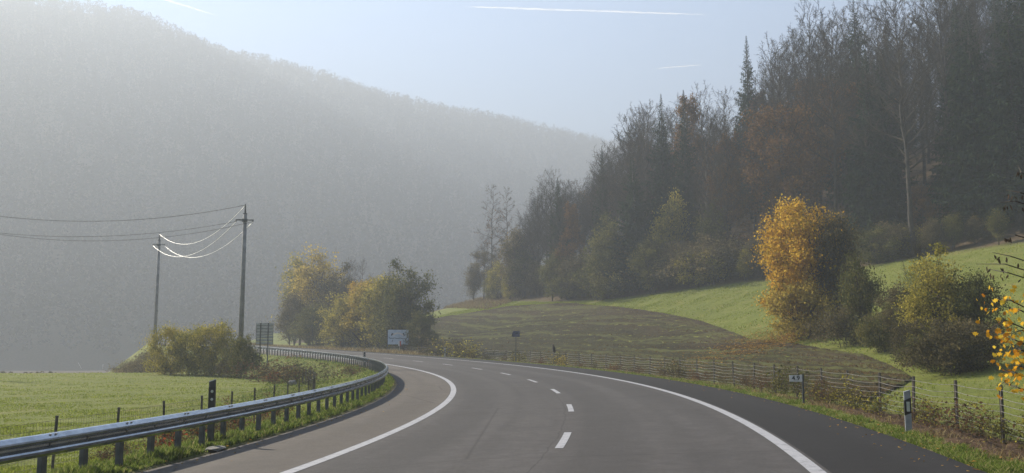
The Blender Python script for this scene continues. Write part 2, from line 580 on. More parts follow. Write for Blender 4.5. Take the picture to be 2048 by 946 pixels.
def asphalt(name, a, b, dark=0.55):
    m, t, out = newmat(name)
    uv = N(t, 'UVMap', uv_map='st')
    g = N(t, 'NewGeometry')
    p = g.outputs['Position']
    lane = noise(t, stretch(t, uv.outputs[0], (.02, .55, 1)), 1.0, 3, .5)
    patch = noise(t, p, .35, 4, .6)
    grit = noise(t, p, 60.0, 2, .8)
    agg = noise(t, p, 17.0, 3, .8)
    c = ramp(t, lane, [(.3, tuple(x * .85 for x in a)), (.5, a), (.7, tuple(x * 1.08 for x in b))])
    c = mixc(t, ramp(t, patch, [(.45, (0, 0, 0)), (.7, (.35, .35, .35))]), c, tuple(x * dark for x in a))
    c = mixc(t, ramp(t, grit, [(.45, (0, 0, 0)), (.75, (.35, .35, .35))]), c, tuple(x * 1.7 for x in b))
    c = mixc(t, ramp(t, agg, [(.35, (.45, .45, .45)), (.5, (0, 0, 0))]), c, tuple(x * .62 for x in a))
    c = mixc(t, ramp(t, agg, [(.55, (0, 0, 0)), (.72, (.4, .4, .4))]), c, tuple(x * 1.5 for x in b))
    sep = N(t, 'SeparateXYZ'); t.links.new(uv.outputs[0], sep.inputs[0])
    trk = N(t, 'Math', operation='MULTIPLY'); t.links.new(sep.outputs[1], trk.inputs[0]); trk.inputs[1].default_value = 3.4
    cs_ = N(t, 'Math', operation='COSINE'); t.links.new(trk.outputs[0], cs_.inputs[0])
    c = mixc(t, ramp(t, cs_.outputs[0], [(.2, (0, 0, 0)), (.9, (.3, .3, .3))]), c, tuple(x * 1.25 for x in b))
    mott = noise(t, p, 2.6, 6, .75)
    c = mixc(t, ramp(t, mott, [(.38, (.5, .5, .5)), (.62, (0, 0, 0))]), c, tuple(x * .72 for x in a))
    jn = N(t, 'Math', operation='MULTIPLY_ADD'); t.links.new(noise(t, stretch(t, uv.outputs[0], (.5, .1, 1)), 1.0, 4, .7), jn.inputs[0]); jn.inputs[1].default_value = .30; t.links.new(sep.outputs[1], jn.inputs[2])
    ja = N(t, 'Math', operation='ADD'); t.links.new(jn.outputs[0], ja.inputs[0]); ja.inputs[1].default_value = .02
    jb = N(t, 'Math', operation='ABSOLUTE'); t.links.new(ja.outputs[0], jb.inputs[0])
    c = mixc(t, ramp(t, jb.outputs[0], [(.006, (.5, .5, .5)), (.018, (0, 0, 0))]), c, tuple(x * .35 for x in a))
    crack = N(t, 'TexVoronoi', feature='DISTANCE_TO_EDGE')
    crack.inputs['Scale'].default_value = .16
    wv = mixc(t, .35, p, N(t, 'TexNoise', i_Scale=.8).outputs[1])
    t.links.new(wv, crack.inputs['Vector'])
    ck = ramp(t, crack.outputs['Distance'], [(0.0, (.5, .5, .5)), (.004, (0, 0, 0))])
    c = mixc(t, ck, c, tuple(x * .35 for x in a))
    bsdf(t, out, c, .88, 0, .18, grit, .35, .006)
    return m


def paint_material():
    m, t, out = newmat('road_paint')
    g = N(t, 'NewGeometry')
    p = g.outputs['Position']
    n = noise(t, p, 5.0, 6, .75)
    n2 = noise(t, p, 70.0, 2, .8)
    c = ramp(t, n, [(.28, (.12, .115, .115)), (.46, (.29, .29, .30)), (.8, (.37, .37, .385))])
    c = mixc(t, ramp(t, n2, [(.35, (.6, .6, .6)), (.5, (0, 0, 0))]), c, (.15, .145, .145))
    bsdf(t, out, c, .75, 0, .3, n2, .3, .004)
    return m


M['ground'] = ground_material()
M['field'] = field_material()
M['asphalt'] = asphalt('asphalt', (.050, .046, .044), (.072, .066, .063))
M['asphalt_left'] = asphalt('asphalt_left', (.078, .067, .057), (.102, .088, .074))
M['asphalt_dark'] = asphalt('asphalt_dark', (.0135, .0125, .012), (.020, .0185, .018), .7)
M['paint'] = paint_material()
# ------------------------------------------------------------------ the land
def grid_faces(nr, nc, wrap=False):
    i = np.arange(nr - 1)[:, None] * nc
    j = np.arange(nc if wrap else nc - 1)[None, :]
    j2 = (j + 1) % nc
    return np.stack([i + j, i + j2, i + nc + j2, i + nc + j], -1).reshape(-1, 4)


def wood_mask(X, Y, s, t):
    tf = np.interp(s, TF_S, TF_T)
    m = sstep(-1.5, 1.5, t - tf) * (s < 190)
    m = np.maximum(m, sstep(-2, 6, hill_z(X, Y) - 1.0))
    m = np.maximum(m, sstep(84, 90, Y) * ((t < -9.5) | (s > 172)))
    return m


rad = np.geomspace(3.0, 1750.0, 285)
ang = np.concatenate([np.linspace(-34, 34, 300), np.linspace(34, 326, 110)[1:-1]])
A, Rr = np.meshgrid(np.radians(ang), rad)
X, Y = Rr * np.sin(A), Rr * np.cos(A)
s_, t_ = nearest(X, Y)
Z = ground_z(X, Y, None).ravel()
sink = 0.30 * (1 - sstep(12.5, 15.0, np.abs(t_))) * (s_ > S[0] + 1) * (s_ < S[-1] - 1)
Z = Z - sink
V = np.stack([X.ravel(), Y.ravel(), Z], 1)
F = grid_faces(len(rad), len(ang), True)[:, ::-1]
# close the middle
V = np.vstack([V, [[0, 0, V[:len(ang), 2].mean()]]])
me = np_mesh('ground', V, F, M['ground'], smooth=True)
wm = wood_mask(X.ravel(), Y.ravel(), s_, t_)
vattr(me, 'wood', np.append(wm, 0))
ground = tag(link('ground', me), kind='structure')


def ribbon(name, ss, tt, zoff, mat, attrs=None, zfun=None):
    Sg, Tg = np.meshgrid(ss, tt, indexing='ij')
    X, Y = st_xy(Sg.ravel(), Tg.ravel())
    if zfun is None:
        z = np.interp(Sg.ravel(), S, RZ) + BANK * Tg.ravel()
    else:
        z = zfun(X, Y, Sg.ravel(), Tg.ravel())
    V = np.stack([X, Y, z + zoff], 1)
    me = np_mesh(name, V, grid_faces(len(ss), len(tt))[:, ::-1], mat, smooth=True)
    uv = me.uv_layers.new(name='st')
    li = np.empty(len(me.loops), np.int32)
    me.loops.foreach_get('vertex_index', li)
    U = np.stack([Sg.ravel(), Tg.ravel()], 1)[li]
    uv.data.foreach_set('uv', U.astype(np.float32).ravel())
    for k, f in (attrs or {}).items():
        vattr(me, k, f(X, Y, Sg.ravel(), Tg.ravel()))
    return link(name, me)


ss_near = np.concatenate([np.arange(-40, -6, 1.0), np.arange(-6, 45, .22), np.arange(45, 120, .5), np.arange(120, 250, 1.5)])


def verge_l(X, Y, s, t):
    z = ground_z(X, Y, (s, t))
    z = z + 0.03 * wob(X, Y, 2.1, .4) * sstep(0.0, 1.0, LEFT_EDGE - t)
    return np.where(t < -15.2, z - 0.12, z) - 0.03 * (t > LEFT_EDGE - .05)


def soil_mask(X, Y, s, t):
    near = 1 - sstep(13.0, 22.0, s + 1.2 * wob(X, Y, .8, 1.))
    return near * sstep(6.75, 7.0, t + .12 * wob(X, Y, 1.9, .2)) * (1 - sstep(8.7, 9.6, t)) * 1.6


def verge_r(X, Y, s, t):
    z = ground_z(X, Y, (s, t))
    rough = soil_mask(X, Y, s, t)
    z = z + (0.05 * wob(X, Y, 3.3, .7) + 0.05 * wob(X, Y, 7.9, 1.9) + .03 * wob(X, Y, 17., .3)) * np.clip(rough, 0, 1)
    z = z + 0.025 * wob(X, Y, 2.4, .9) * sstep(.3, 1.2, t - RIGHT_EDGE)
    return np.where(t > 15.2, z - 0.12, z) - 0.03 * (t < RIGHT_EDGE + .05)


tag(ribbon('verge_left', ss_near, np.concatenate([np.linspace(-16, -10, 16), np.linspace(-9.8, LEFT_EDGE, 26)]), 0.0, M['ground'],
           {'gravel': lambda X, Y, s, t: .8 * sstep(-6.5, -6.32, t + .06 * wob(X, Y, 3., .2))}, verge_l), kind='structure')
tag(ribbon('verge_right', ss_near, np.concatenate([np.linspace(RIGHT_EDGE, 9.6, 34), np.linspace(9.9, 16, 16)]), 0.0, M['ground'],
           {'soil': soil_mask, 'gravel': lambda X, Y, s, t: .85 * (1 - sstep(6.06, 6.3, t + .1 * wob(X, Y, 1.7, .2) + .05 * wob(X, Y, 6., .5)))}, verge_r), kind='structure')

# ploughed field on the slope behind the right-hand fence
FS = [18, 22, 29.6, 34, 41.4, 52, 60.8, 77.5, 90, 101, 111.7, 120, 130, 138, 144, 152]
FT = [9.9, 12.0, 17.6, 19.6, 22.7, 25.1, 26.9, 34.6, 38.7, 43.0, 45.9, 46.2, 46.2, 43.0, 39.5, 35]
fs = np.arange(18, 152, .45)
fw = np.linspace(0, 1, 74)
Sg, Wg = np.meshgrid(fs, fw, indexing='ij')
Tg = 9.9 + Wg * (np.interp(Sg, FS, FT) - 9.9 )
X, Y = st_xy(Sg.ravel(), Tg.ravel())
rng = np.random.default_rng(5)
fur = .05 * np.sin(Tg.ravel() * 3.1 + .6 * np.sin(Sg.ravel() * .05)) + rng.normal(0, .045, X.size)
Z = ground_z(X, Y, None) + .07 + np.clip(fur, -.09, .14) * sstep(0, .04, Wg.ravel()) * sstep(1, .97, Wg.ravel()) - .12 * ((Wg.ravel() > .99) | (Wg.ravel() < .01))
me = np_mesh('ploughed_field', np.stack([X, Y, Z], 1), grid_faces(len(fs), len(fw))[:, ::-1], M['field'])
uv = me.uv_layers.new(name='st')
li = np.empty(len(me.loops), np.int32); me.loops.foreach_get('vertex_index', li)
uv.data.foreach_set('uv', np.stack([Sg.ravel(), Tg.ravel()], 1)[li].astype(np.float32).ravel())
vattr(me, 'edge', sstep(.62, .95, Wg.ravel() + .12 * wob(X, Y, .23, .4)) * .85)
tag(link('ploughed_field', me), kind='structure')

# road: carriageway, shoulders, painted lines
ss_road = np.concatenate([np.arange(-45, 120, .5), np.arange(120, 300, 1.0)])
WL, WR = 3.81, 3.85
road = tag(ribbon('road', ss_road, np.linspace(-3.95, 4.02, 9), 0.0, M['asphalt']), kind='structure')
tag(ribbon('shoulder_left', ss_road, np.linspace(LEFT_EDGE, -3.95, 5), 0.0, M['asphalt_left']), kind='structure')
re = np.linspace(4.02, RIGHT_EDGE, 5)
tag(ribbon('shoulder_right', ss_road, re, 0.0, M['asphalt_dark']), kind='structure')
for nm, tc in (('edge_line_left', -WL), ('edge_line_right', WR)):
    hw = .105
    tag(ribbon(nm, ss_road, np.array([tc - hw, tc, tc + hw]), .005, M['paint']), kind='structure')
i = 0
for k in range(-2, 14):
    a = 2.71 + 9 * k
    d = ribbon('lane_dash', np.linspace(a, a + 3, 7), np.array([-.075, 0, .075]), .005, M['paint'])
    d.parent = road


# ------------------------------------------------------------------ grass, straw, fallen leaves
def blades(name, X, Y, h, wdt, mat, seed, lean=.45, zfun=None, base_v=None):
    g = np.random.default_rng(seed)
    n = len(X)
    Z = (ground_z(X, Y) if zfun is None else zfun) - .02
    a = g.uniform(0, 6.283, n)
    b = g.uniform(0, 6.283, n)
    h = h * g.uniform(.5, 1.25, n)
    wv = wdt * g.uniform(.7, 1.3, n)
    L = lean * h * g.uniform(.2, 1.3, n)
    dx, dy = np.cos(a) * wv / 2, np.sin(a) * wv / 2
    lx, ly = np.cos(b) * L, np.sin(b) * L
    P = np.empty((n, 5, 3))
    P[:, 0] = np.stack([X - dx, Y - dy, Z], 1)
    P[:, 1] = np.stack([X + dx, Y + dy, Z], 1)
    P[:, 2] = np.stack([X + dx * .7 + lx * .35, Y + dy * .7 + ly * .35, Z + h * .6], 1)
    P[:, 3] = np.stack([X - dx * .7 + lx * .35, Y - dy * .7 + ly * .35, Z + h * .6], 1)
    P[:, 4] = np.stack([X + lx, Y + ly, Z + h], 1)
    o = (np.arange(n) * 5)[:, None]
    Fq = np.concatenate([o + [[0, 1, 2]], o + [[0, 2, 3]], o + [[3, 2, 4]]], 1).reshape(-1, 3)
    v = g.uniform(0, 1, n) if base_v is None else np.clip(base_v + g.normal(0, .15, n), 0, 1)
    return link(name, np_mesh(name, P.reshape(-1, 3), Fq, mat, np.repeat(v, 3)))


g = np.random.default_rng(11)


def samp_s(n, a, b, pw=1.0):
    """positions along the road, denser close to the camera"""
    u = g.uniform(0, 1, n)
    lo, hi = (a + 15) ** (-pw), (b + 15) ** (-pw)
    return (lo + u * (hi - lo)) ** (-1 / pw) - 15


def tuft(X, Y, k=1.5):
    return .55 + .45 * wob(X, Y, k, .3) + .25 * wob(X, Y, k * 3.1, 1.3)


n = 42000
s1 = samp_s(n, -3, 85, .8); t1 = LEFT_EDGE - .12 - np.abs(g.normal(0, .62, n))
X, Y = st_xy(s1, t1)
tag(blades('verge_grass', X, Y, .20 * np.clip(tuft(X, Y, 1.9), .25, 1.4), .016 + .0004 * Y, M['grass_blade'], 3, .6),
    'bright green grass tufts growing along the foot of the guardrail', 'grass', kind='stuff')
n = 30000
s1 = samp_s(n, -3, 95, .8); t1 = RIGHT_EDGE + .10 + np.abs(g.normal(.2, .45, n))
keep = (s1 > 14) | (t1 < 6.98 - .02 * s1 + .15 * np.sin(s1 * 2.1))
X, Y = st_xy(s1[keep], t1[keep])
tag(blades('verge_grass', X, Y, .13 * np.clip(tuft(X, Y, 1.7), .25, 1.4), .016 + .0004 * Y, M['grass_blade'], 4, .8),
    'short trodden grass strip between dark shoulder and bramble fence', 'grass', kind='stuff')
n = 9000
s1 = samp_s(n, -3, 110, .8); t1 = 6.25 + np.abs(g.normal(0, .7, n)) + .4
kd = (s1 > 12) | (g.uniform(0, 1, n) < .35)
X, Y = st_xy(s1[kd], t1[kd])
tag(blades('dry_grass', X, Y, .17 * np.clip(tuft(X, Y, 1.3), .2, 1.4), .014 + .0004 * Y, M['straw'], 5, 1.0),
    'dry straw coloured stalks scattered along the right verge and soil', 'dry grass', kind='stuff')
# left meadow
n = 110000
u = g.uniform(0, 1, n)
Ym = (15 ** -.9 + u * (86 ** -.9 - 15 ** -.9)) ** (-1 / .9)
Xm = Ym * g.uniform(-.56, -.13, n)
sm_, tm_ = nearest(Xm, Ym)
k = (tm_ < -8.2)
tag(blades('meadow_grass', Xm[k], Ym[k], .10 * np.clip(tuft(Xm[k], Ym[k], .8), .15, 1.7), .018 + .0006 * Ym[k], M['meadow_blade'], 6, .9),
    'cropped pale green grass of the flat meadow left of the guardrail', 'grass', kind='stuff')
# bank below the far guardrail
n = 30000
s1 = g.uniform(25, 125, n); t1 = g.uniform(-13, -7, n)
X, Y = st_xy(s1, t1)
tag(blades('bank_grass', X, Y, .16 * np.clip(tuft(X, Y, .9), .2, 1.5), .05, M['grass_blade'], 8, .8),
    'long green grass on the bank below the far curve of guardrail', 'grass', kind='stuff')
# upper meadow on the right
n = 70000
s1 = g.uniform(14, 150, n)
lo = np.maximum(np.interp(s1, FS, FT), 10.0); hi = np.interp(s1, TF_S, TF_T)
t1 = lo - .5 + (hi - lo + .5) * g.uniform(0.0, 1, n) ** 1.25
X, Y = st_xy(s1, t1)
tag(blades('slope_grass', X, Y, .16 * np.clip(tuft(X, Y, .6), .1, 1.8), .02 + .0007 * Y, M['meadow_blade'], 9, .8),
    'green meadow grass on the slope between ploughed field and forest', 'grass', kind='stuff')
# stubble and weeds on the field
n = 50000
s1 = samp_s(n, 20, 135, .5); t1 = 10 + (np.interp(s1, FS, FT) - 10.2) * g.uniform(0, 1, n)
X, Y = st_xy(s1, t1)
row = wob(t1 * 14, s1 * .25, .35, .4)
k = row > -.15
tag(blades('field_stubble', X[k], Y[k], .11, .022 + .0006 * Y[k], M['straw'], 10, 1.2, zfun=ground_z(X[k], Y[k]) + .06, base_v=.12 + .25 * np.clip(row[k], 0, 1)),
    'thin dull stubble and weeds over the dark ploughed field', 'stubble', kind='stuff')


def litter(name, cx, cy, rx, ry, rot, n, size, seed, label):
    q = np.random.default_rng(seed)
    lx, ly = q.normal(0, .5, n) * rx, q.normal(0, .5, n) * ry
    X = cx + lx * math.cos(rot) - ly * math.sin(rot); Y = cy + lx * math.sin(rot) + ly * math.cos(rot)
    Z = ground_z(X, Y) + q.uniform(.08, .16, n)
    b = q.uniform(0, 6.283, n); sz = size * q.uniform(.6, 1.3, n)
    P = np.empty((n, 4, 3))
    for j in range(4):
        an = b + j * math.pi / 2
        P[:, j] = np.stack([X + np.cos(an) * sz, Y + np.sin(an) * sz, Z + q.uniform(-.4, .4, n) * sz], 1)
    return tag(link(name, np_mesh(name, P.reshape(-1, 3), np.arange(n * 4).reshape(-1, 4), M['fallen'], q.uniform(0, 1, n))), label, 'leaf litter', kind='stuff')


lx, ly = hit(1500, 690)
litter('fallen_leaves', lx, ly, 11.0, 4.2, 1.0, 2600, .075, 3, 'rust orange fallen leaves on the field edge below the orange tree')
lx, ly = hit(1590, 672)
litter('fallen_leaves', lx, ly, 5.5, 3.0, .8, 2600, .09, 4, 'dense orange fallen leaves on grass right under the orange tree')

q_ = np.random.default_rng(44)
n = 420
s1 = -1 + 34 * q_.uniform(0, 1, n) ** 1.4; t1 = np.concatenate([6.15 + q_.normal(0, .45, 300), -6.1 + q_.normal(0, .25, 120)])
X, Y = st_xy(s1, t1)
on = (t1 > LEFT_EDGE) & (t1 < RIGHT_EDGE)
Z = np.where(on, np.interp(s1, S, RZ) + BANK * t1 + .012, ground_z(X, Y) + .035)
b = q_.uniform(0, 6.283, n); sz = q_.uniform(.018, .04, n)
P = np.empty((n, 4, 3))
for j in range(4):
    an = b + j * math.pi / 2
    P[:, j] = np.stack([X + np.cos(an) * sz * (1 if j % 2 else .6), Y + np.sin(an) * sz * (1 if j % 2 else .6), Z + q_.uniform(-.006, .02, n)], 1)
tag(link('fallen_leaves', np_mesh('fallen_leaves', P.reshape(-1, 3), np.arange(n * 4).reshape(-1, 4), M['fallen'], q_.uniform(0, 1, n))), 'small dry leaves strewn along the edges of the near shoulders', 'leaf litter', kind='stuff')
# ------------------------------------------------------------------ guardrail
def st_pt(s, t, z=0.0, ground=False):
    x, y = st_xy(s, t)
    zz = gz(x, y) if ground else float(np.interp(s, S, RZ) + BANK * t)
    return Vector((float(x), float(y), zz + z))


def heading(s):
    return float(np.interp(s, S, TH))


PROF = [(-.01, .746), (.008, .754), (.03, .745), (.085, .690), (.092, .668), (.080, .645), (.015, .612), (.015, .585), (.075, .548), (.092, .525), (.085, .490), (.03, .447), (0.0, .440)]
rail = thing('guardrail', 'long galvanised steel guardrail with dark posts sweeping round the left curve', 'guardrail', st_pt(0, RAIL_T))
off0 = rail.location.copy()
SEG = 2.12
s0 = -19.1
nseg = 79
for k in range(nseg):
    a, b = s0 + k * SEG, s0 + (k + 1) * SEG + .05
    sub = 5
    mb = MB()
    vs, fs = [], []
    outline = PROF + [(n - .006, z) for n, z in reversed(PROF)]
    m_ = len(outline)
    lap = .003 * (k % 2)
    for i in range(sub + 1):
        sv = a + (b - a) * i / sub
        for n_, z_ in outline:
            p = st_pt(sv, RAIL_T + n_ + lap, z_) - off0
            vs.append(tuple(p))
    for i in range(sub):
        for j in range(m_):
            j2 = (j + 1) % m_
            fs.append((i * m_ + j, i * m_ + j2, (i + 1) * m_ + j2, (i + 1) * m_ + j))
    fs.append(tuple(range(m_))); fs.append(tuple(range((sub + 1) * m_ - 1, sub * m_ - 1, -1)))
    mb.add(vs, fs)
    beam = mb.build('beam', M['galv'], rail)
    if -4 < a < 26:
        for ds, n_, z_ in ((.03, .05, .733), (.16, .05, .733), (.09, .018, .597), (1.06, .018, .597)):
            p = st_pt(a + ds, RAIL_T + n_ + lap, z_) - off0
            bm_ = MB()
            bm_.tube([p + Vector((0, 0, -.008)), p + Vector((.004, -.004, .012))] if n_ > .03 else [p, p + Vector((.012, -.008, 0))], [.017, .013], 6)
            bm_.build('bolt', M['bolt'], beam)
# sigma post: channel section, shared by all
pm = MB()
pz0, pz1 = -.35, .70
for (cx, cy, dx, dy) in ((0, 0, .012, .11), (-.035, .052, .07, .012), (-.035, -.052, .07, .012), (-.066, .040, .012, .024), (-.066, -.040, .012, .024)):
    pm.box((cx, cy, (pz0 + pz1) / 2), (dx, dy, pz1 - pz0))
post_me = pm.mesh('post', M['galv_post'])
sm = MB()
sm.box((.035, 0, .60), (.05, .085, .20)); sm.box((-.02, 0, .706), (.10, .12, .012))
spc_me = sm.mesh('spacer', M['galv'])
ps = -17.95
while ps < 146:
    x, y = st_xy(ps, RAIL_T - .06)
    o = link('post', post_me, rail)
    p = st_pt(ps, RAIL_T - .06) - off0
    o.location = p
    o.rotation_euler = (0, 0, heading(ps))
    sp = link('spacer', spc_me, o)
    ps += SEG / 2


# ------------------------------------------------------------------ marker posts
def delineator(name, label, s, t, h, front, loc=None, rz=None, group='marker posts along the road'):
    p = st_pt(s, t, 0, True) if loc is None else Vector(loc)
    o = thing(name, label, 'marker post', p, heading(s) if rz is None else rz, group)
    w_, d_ = .125, .07
    mb = MB()

    def slab(z0, z1, slant0, slant1, m_, grow=0.0):
        q = MB()
        W, D = w_ / 2 + grow, d_ / 2 + grow
        vs = []
        for z, sl in ((z0, slant0), (z1, slant1)):
            for x, y in ((-W, -D), (W, -D), (W * .82, D), (-W * .82, D)):
                vs.append((x, y, z + sl * x / W))
        q.add(vs, [(0, 3, 2, 1), (4, 5, 6, 7), (0, 1, 5, 4), (1, 2, 6, 5), (2, 3, 7, 6), (3, 0, 4, 7)])
        return q
    body = slab(-.15, h, 0, .02, 0).build('body', M['post_shaded_white'] if front == 'rect' else M['steel_dark'] if front == 'dark' else M['white_paint'], o)
    if front == 'rect':
        b = slab(h * .43, h * .80, .025, .03, 0, .0035).build('black_band', M['black_plastic'], o)
        q = MB(); q.box((.005, -d_ / 2 - .007, h * .615), (.062, .008, h * .24)); q.build('reflector', M['reflector'], o)
    else:
        b = slab(h * .55, h * .90, .0, .0, 0, .0035).build('black_band', M['black_plastic'], o)
        for zf in ((.70, .83) if front == 'dark' else (.75,)):
            q = MB(); q.tube([(.008, -d_ / 2 - .002, h * zf), (.008, -d_ / 2 - .011, h * zf)], [.030, .027], 14); q.build('reflector', M['reflector'], o)
        if front == 'dark':
            q = slab(h, h + .018, .02, .02, 0, .002); q.build('cap', M['white_paint'], o)
    return o


delineator('marker_post', 'white marker post with black band and pale rectangular reflector on near right verge', 5.5, 6.72, .80, 'rect')
delineator('marker_post', 'dark marker post with two round reflectors standing just behind the near guardrail', 4.0, RAIL_T - .22, 1.20, 'dark')
def s_for_col(px, t, lo, hi, z=0.0):
    sv = np.linspace(lo, hi, 1200)
    x, y = st_xy(sv, t)
    d = y * _c + (np.interp(sv, S, RZ) + z - CAMZ) * _s
    u = 1024 + FPX * x / d
    return float(sv[np.abs(u - px).argmin()])
delineator('marker_post', 'small dark marker post rising behind the far curve of guardrail', s_for_col(728.5, RAIL_T + .35, 50, 140), RAIL_T + .35, 1.05, 'dark')
delineator('marker_post', 'thin pale marker post on far right verge beside dark trees', s_for_col(890, 6.6, 50, 120), 6.6, .85, 'rect')


# ------------------------------------------------------------------ signs
def text_mesh(body, size, depth):
    cu = bpy.data.curves.new('lettering', 'FONT')
    cu.body = body; cu.size = size; cu.extrude = depth
    cu.align_x = 'CENTER'; cu.align_y = 'CENTER'; cu.offset = size * .02
    tmp = bpy.data.objects.new('lettering', cu)
    COL.objects.link(tmp)
    dg = bpy.context.evaluated_depsgraph_get()
    me = bpy.data.meshes.new_from_object(tmp.evaluated_get(dg))
    bpy.data.objects.remove(tmp)
    me.materials.clear()
    me.materials.append(M['sign_ink'])
    return me


sg = thing('kilometre_sign', 'small white distance plate reading 4.9 on a dark post at the right verge', 'sign', st_pt(14.0, 6.72, 0, True), -.12)
q = MB(); q.box((.0, 0, .34), (.055, .05, .98)); q.build('post', M['steel_dark'], sg)
q = MB(); q.box((-.20, -.03, .715), (.36, .012, .185)); plate = q.build('plate', M['white_paint'], sg)
lt = link('lettering', text_mesh('4.9', .185, .002), plate)
lt.location = (-.20, -.0395, .717); lt.rotation_euler = (math.pi / 2, 0, 0)

p = st_pt(63.0, 6.9, 0, True)
sg = thing('camera_sign', 'small dark blue box sign on a slim grey post by the right fence', 'sign', p, .12)
q = MB(); q.tube([(0, 0, -.2), (0, 0, 2.1)], .032, 8); q.build('post', M['steel_dark'], sg)
q = MB(); q.box((.02, -.05, 2.22), (.56, .06, .46)); bx = q.build('panel', M['sign_navy'], sg)
q = MB(); q.box((.06, -.085, 2.28), (.20, .012, .10)); q.box((-.02, -.085, 2.25), (.06, .012, .05)); q.build('pictogram', M['sign_ink'], bx)
q = MB(); q.box((-.29, .03, 2.16), (.08, .12, .30)); q.build('side_box', M['steel_dark'], sg)

sb = s_for_col(796, 8.3, 70, 130)
p = st_pt(sb, 8.3, 0, True)
sg = thing('welcome_board', 'large pale blue picture board on posts in front of the dark roadside tree', 'billboard', p, .12)
bz = CAMZ + p.y * (HOR - 690) / FPX - p.z
for dx in (-1.19, 1.17):
    q = MB(); q.box((dx, .06, (bz + 1.7) / 2 - .15), (.09, .07, bz + 1.95)); q.build('post', M['steel_dark'], sg)
q = MB(); q.box((0, 0, bz + .85), (2.30, .05, 1.62)); pan = q.build('panel', M['sign_blue'], sg)
def stroke(pts, wd, y, m_, nm, par):
    q = MB()
    for (x0, z0), (x1, z1) in zip(pts[:-1], pts[1:]):
        dx, dz = x1 - x0, z1 - z0
        L = math.hypot(dx, dz) or 1
        nx, nz = -dz / L * wd / 2, dx / L * wd / 2
        q.add([(x0 + nx, y, z0 + nz), (x0 - nx, y, z0 - nz), (x1 - nx, y, z1 - nz), (x1 + nx, y, z1 + nz),
               (x0 + nx, y + .004, z0 + nz), (x0 - nx, y + .004, z0 - nz), (x1 - nx, y + .004, z1 - nz), (x1 + nx, y + .004, z1 + nz)],
              [(0, 1, 2, 3), (4, 7, 6, 5), (0, 4, 5, 1), (3, 2, 6, 7), (1, 5, 6, 2), (0, 3, 7, 4)])
    return q.build(nm, m_, par)
zc = bz + .85
stroke([(-.62 + i * .115, zc + .22 + .22 * math.sin(math.pi * i / 10)) for i in range(11)], .17, -.033, M['sign_pale'], 'painted_banner', pan)
stroke([(-.76, zc + .16), (-.68, zc + .40), (-.58, zc + .30)], .13, -.036, M['sign_ink'], 'painted_figure', pan)
stroke([(.54, zc + .44), (.62, zc + .30), (.66, zc + .18)], .13, -.036, M['sign_ink'], 'painted_figure', pan)
stroke([(-1.02, zc + .02), (-.98, zc - .12), (-.7, zc - .15), (-.4, zc - .09), (-.1, zc - .16), (.2, zc - .11), (.5, zc - .18), (.85, zc - .2), (1.0, zc + .02)], .055, -.033, M['sign_ink'], 'painted_outline', pan)
stroke([(-.6, zc - .3), (-.7, zc - .55)], .05, -.033, M['sign_ink'], 'painted_stroke', pan)
stroke([(.52, zc - .28), (.60, zc - .55)], .05, -.033, M['sign_ink'], 'painted_stroke', pan)
sq = s_for_col(799, 7.0, 70, 130)
p = st_pt(sq, 7.0, 0, True)
sg = thing('marker_sign', 'narrow white and red plate on a short post before the picture board', 'sign', p, .1)
q = MB(); q.box((0, .02, .35), (.06, .05, 1.1)); q.build('post', M['wood_grey'], sg)
q = MB(); q.box((-.07, -.02, 1.12), (.13, .03, .55)); q.build('white_stripe', M['white_paint'], sg)
q = MB(); q.box((.085, -.02, 1.12), (.16, .03, .55)); q.build('red_stripe', M['sign_red'], sg)

# direction board seen from behind, on the bank behind the far guardrail
SBY = 88.0
x = (531.5 - 1024) / FPX * SBY
zb = gz(x, SBY)
sg = thing('direction_board', 'tall road sign seen from behind on two posts beyond the far guardrail', 'sign', (x, SBY, zb), .22)
ztop = CAMZ + SBY * (HOR - 647) / FPX - zb
zbot = CAMZ + SBY * (HOR - 690) / FPX - zb
for dx in (-.36, .30):
    q = MB(); q.tube([(dx, -.05, -.4), (dx, -.05, ztop + .04)], .055, 8); po = q.build('post', M['steel_dark'], sg)
    q = MB(); q.tube([(dx, -.05, ztop + .045), (dx, -.05, ztop + .10)], [.065, .05], 8); q.build('cap', M['white_paint'], po)
npan = 7
for i in range(npan):
    ph = (ztop - zbot) / npan
    q = MB(); q.box((0, .03, zbot + ph * (i + .5)), (1.46, .03, ph - .03)); pn = q.build('panel', M['grey_sheet'], sg)
    q = MB(); q.box((0, .003, zbot + ph * i + .05), (1.46, .025, .035)); q.build('rib', M['steel_dark'], pn)
q = MB(); q.box((-.728, .0, (zbot + ztop) / 2), (.035, .055, ztop - zbot)); q.build('edge_frame', M['steel_dark'], sg)
q = MB(); q.box((.728, .0, (zbot + ztop) / 2), (.035, .055, ztop - zbot)); q.build('edge_frame', M['steel_dark'], sg)


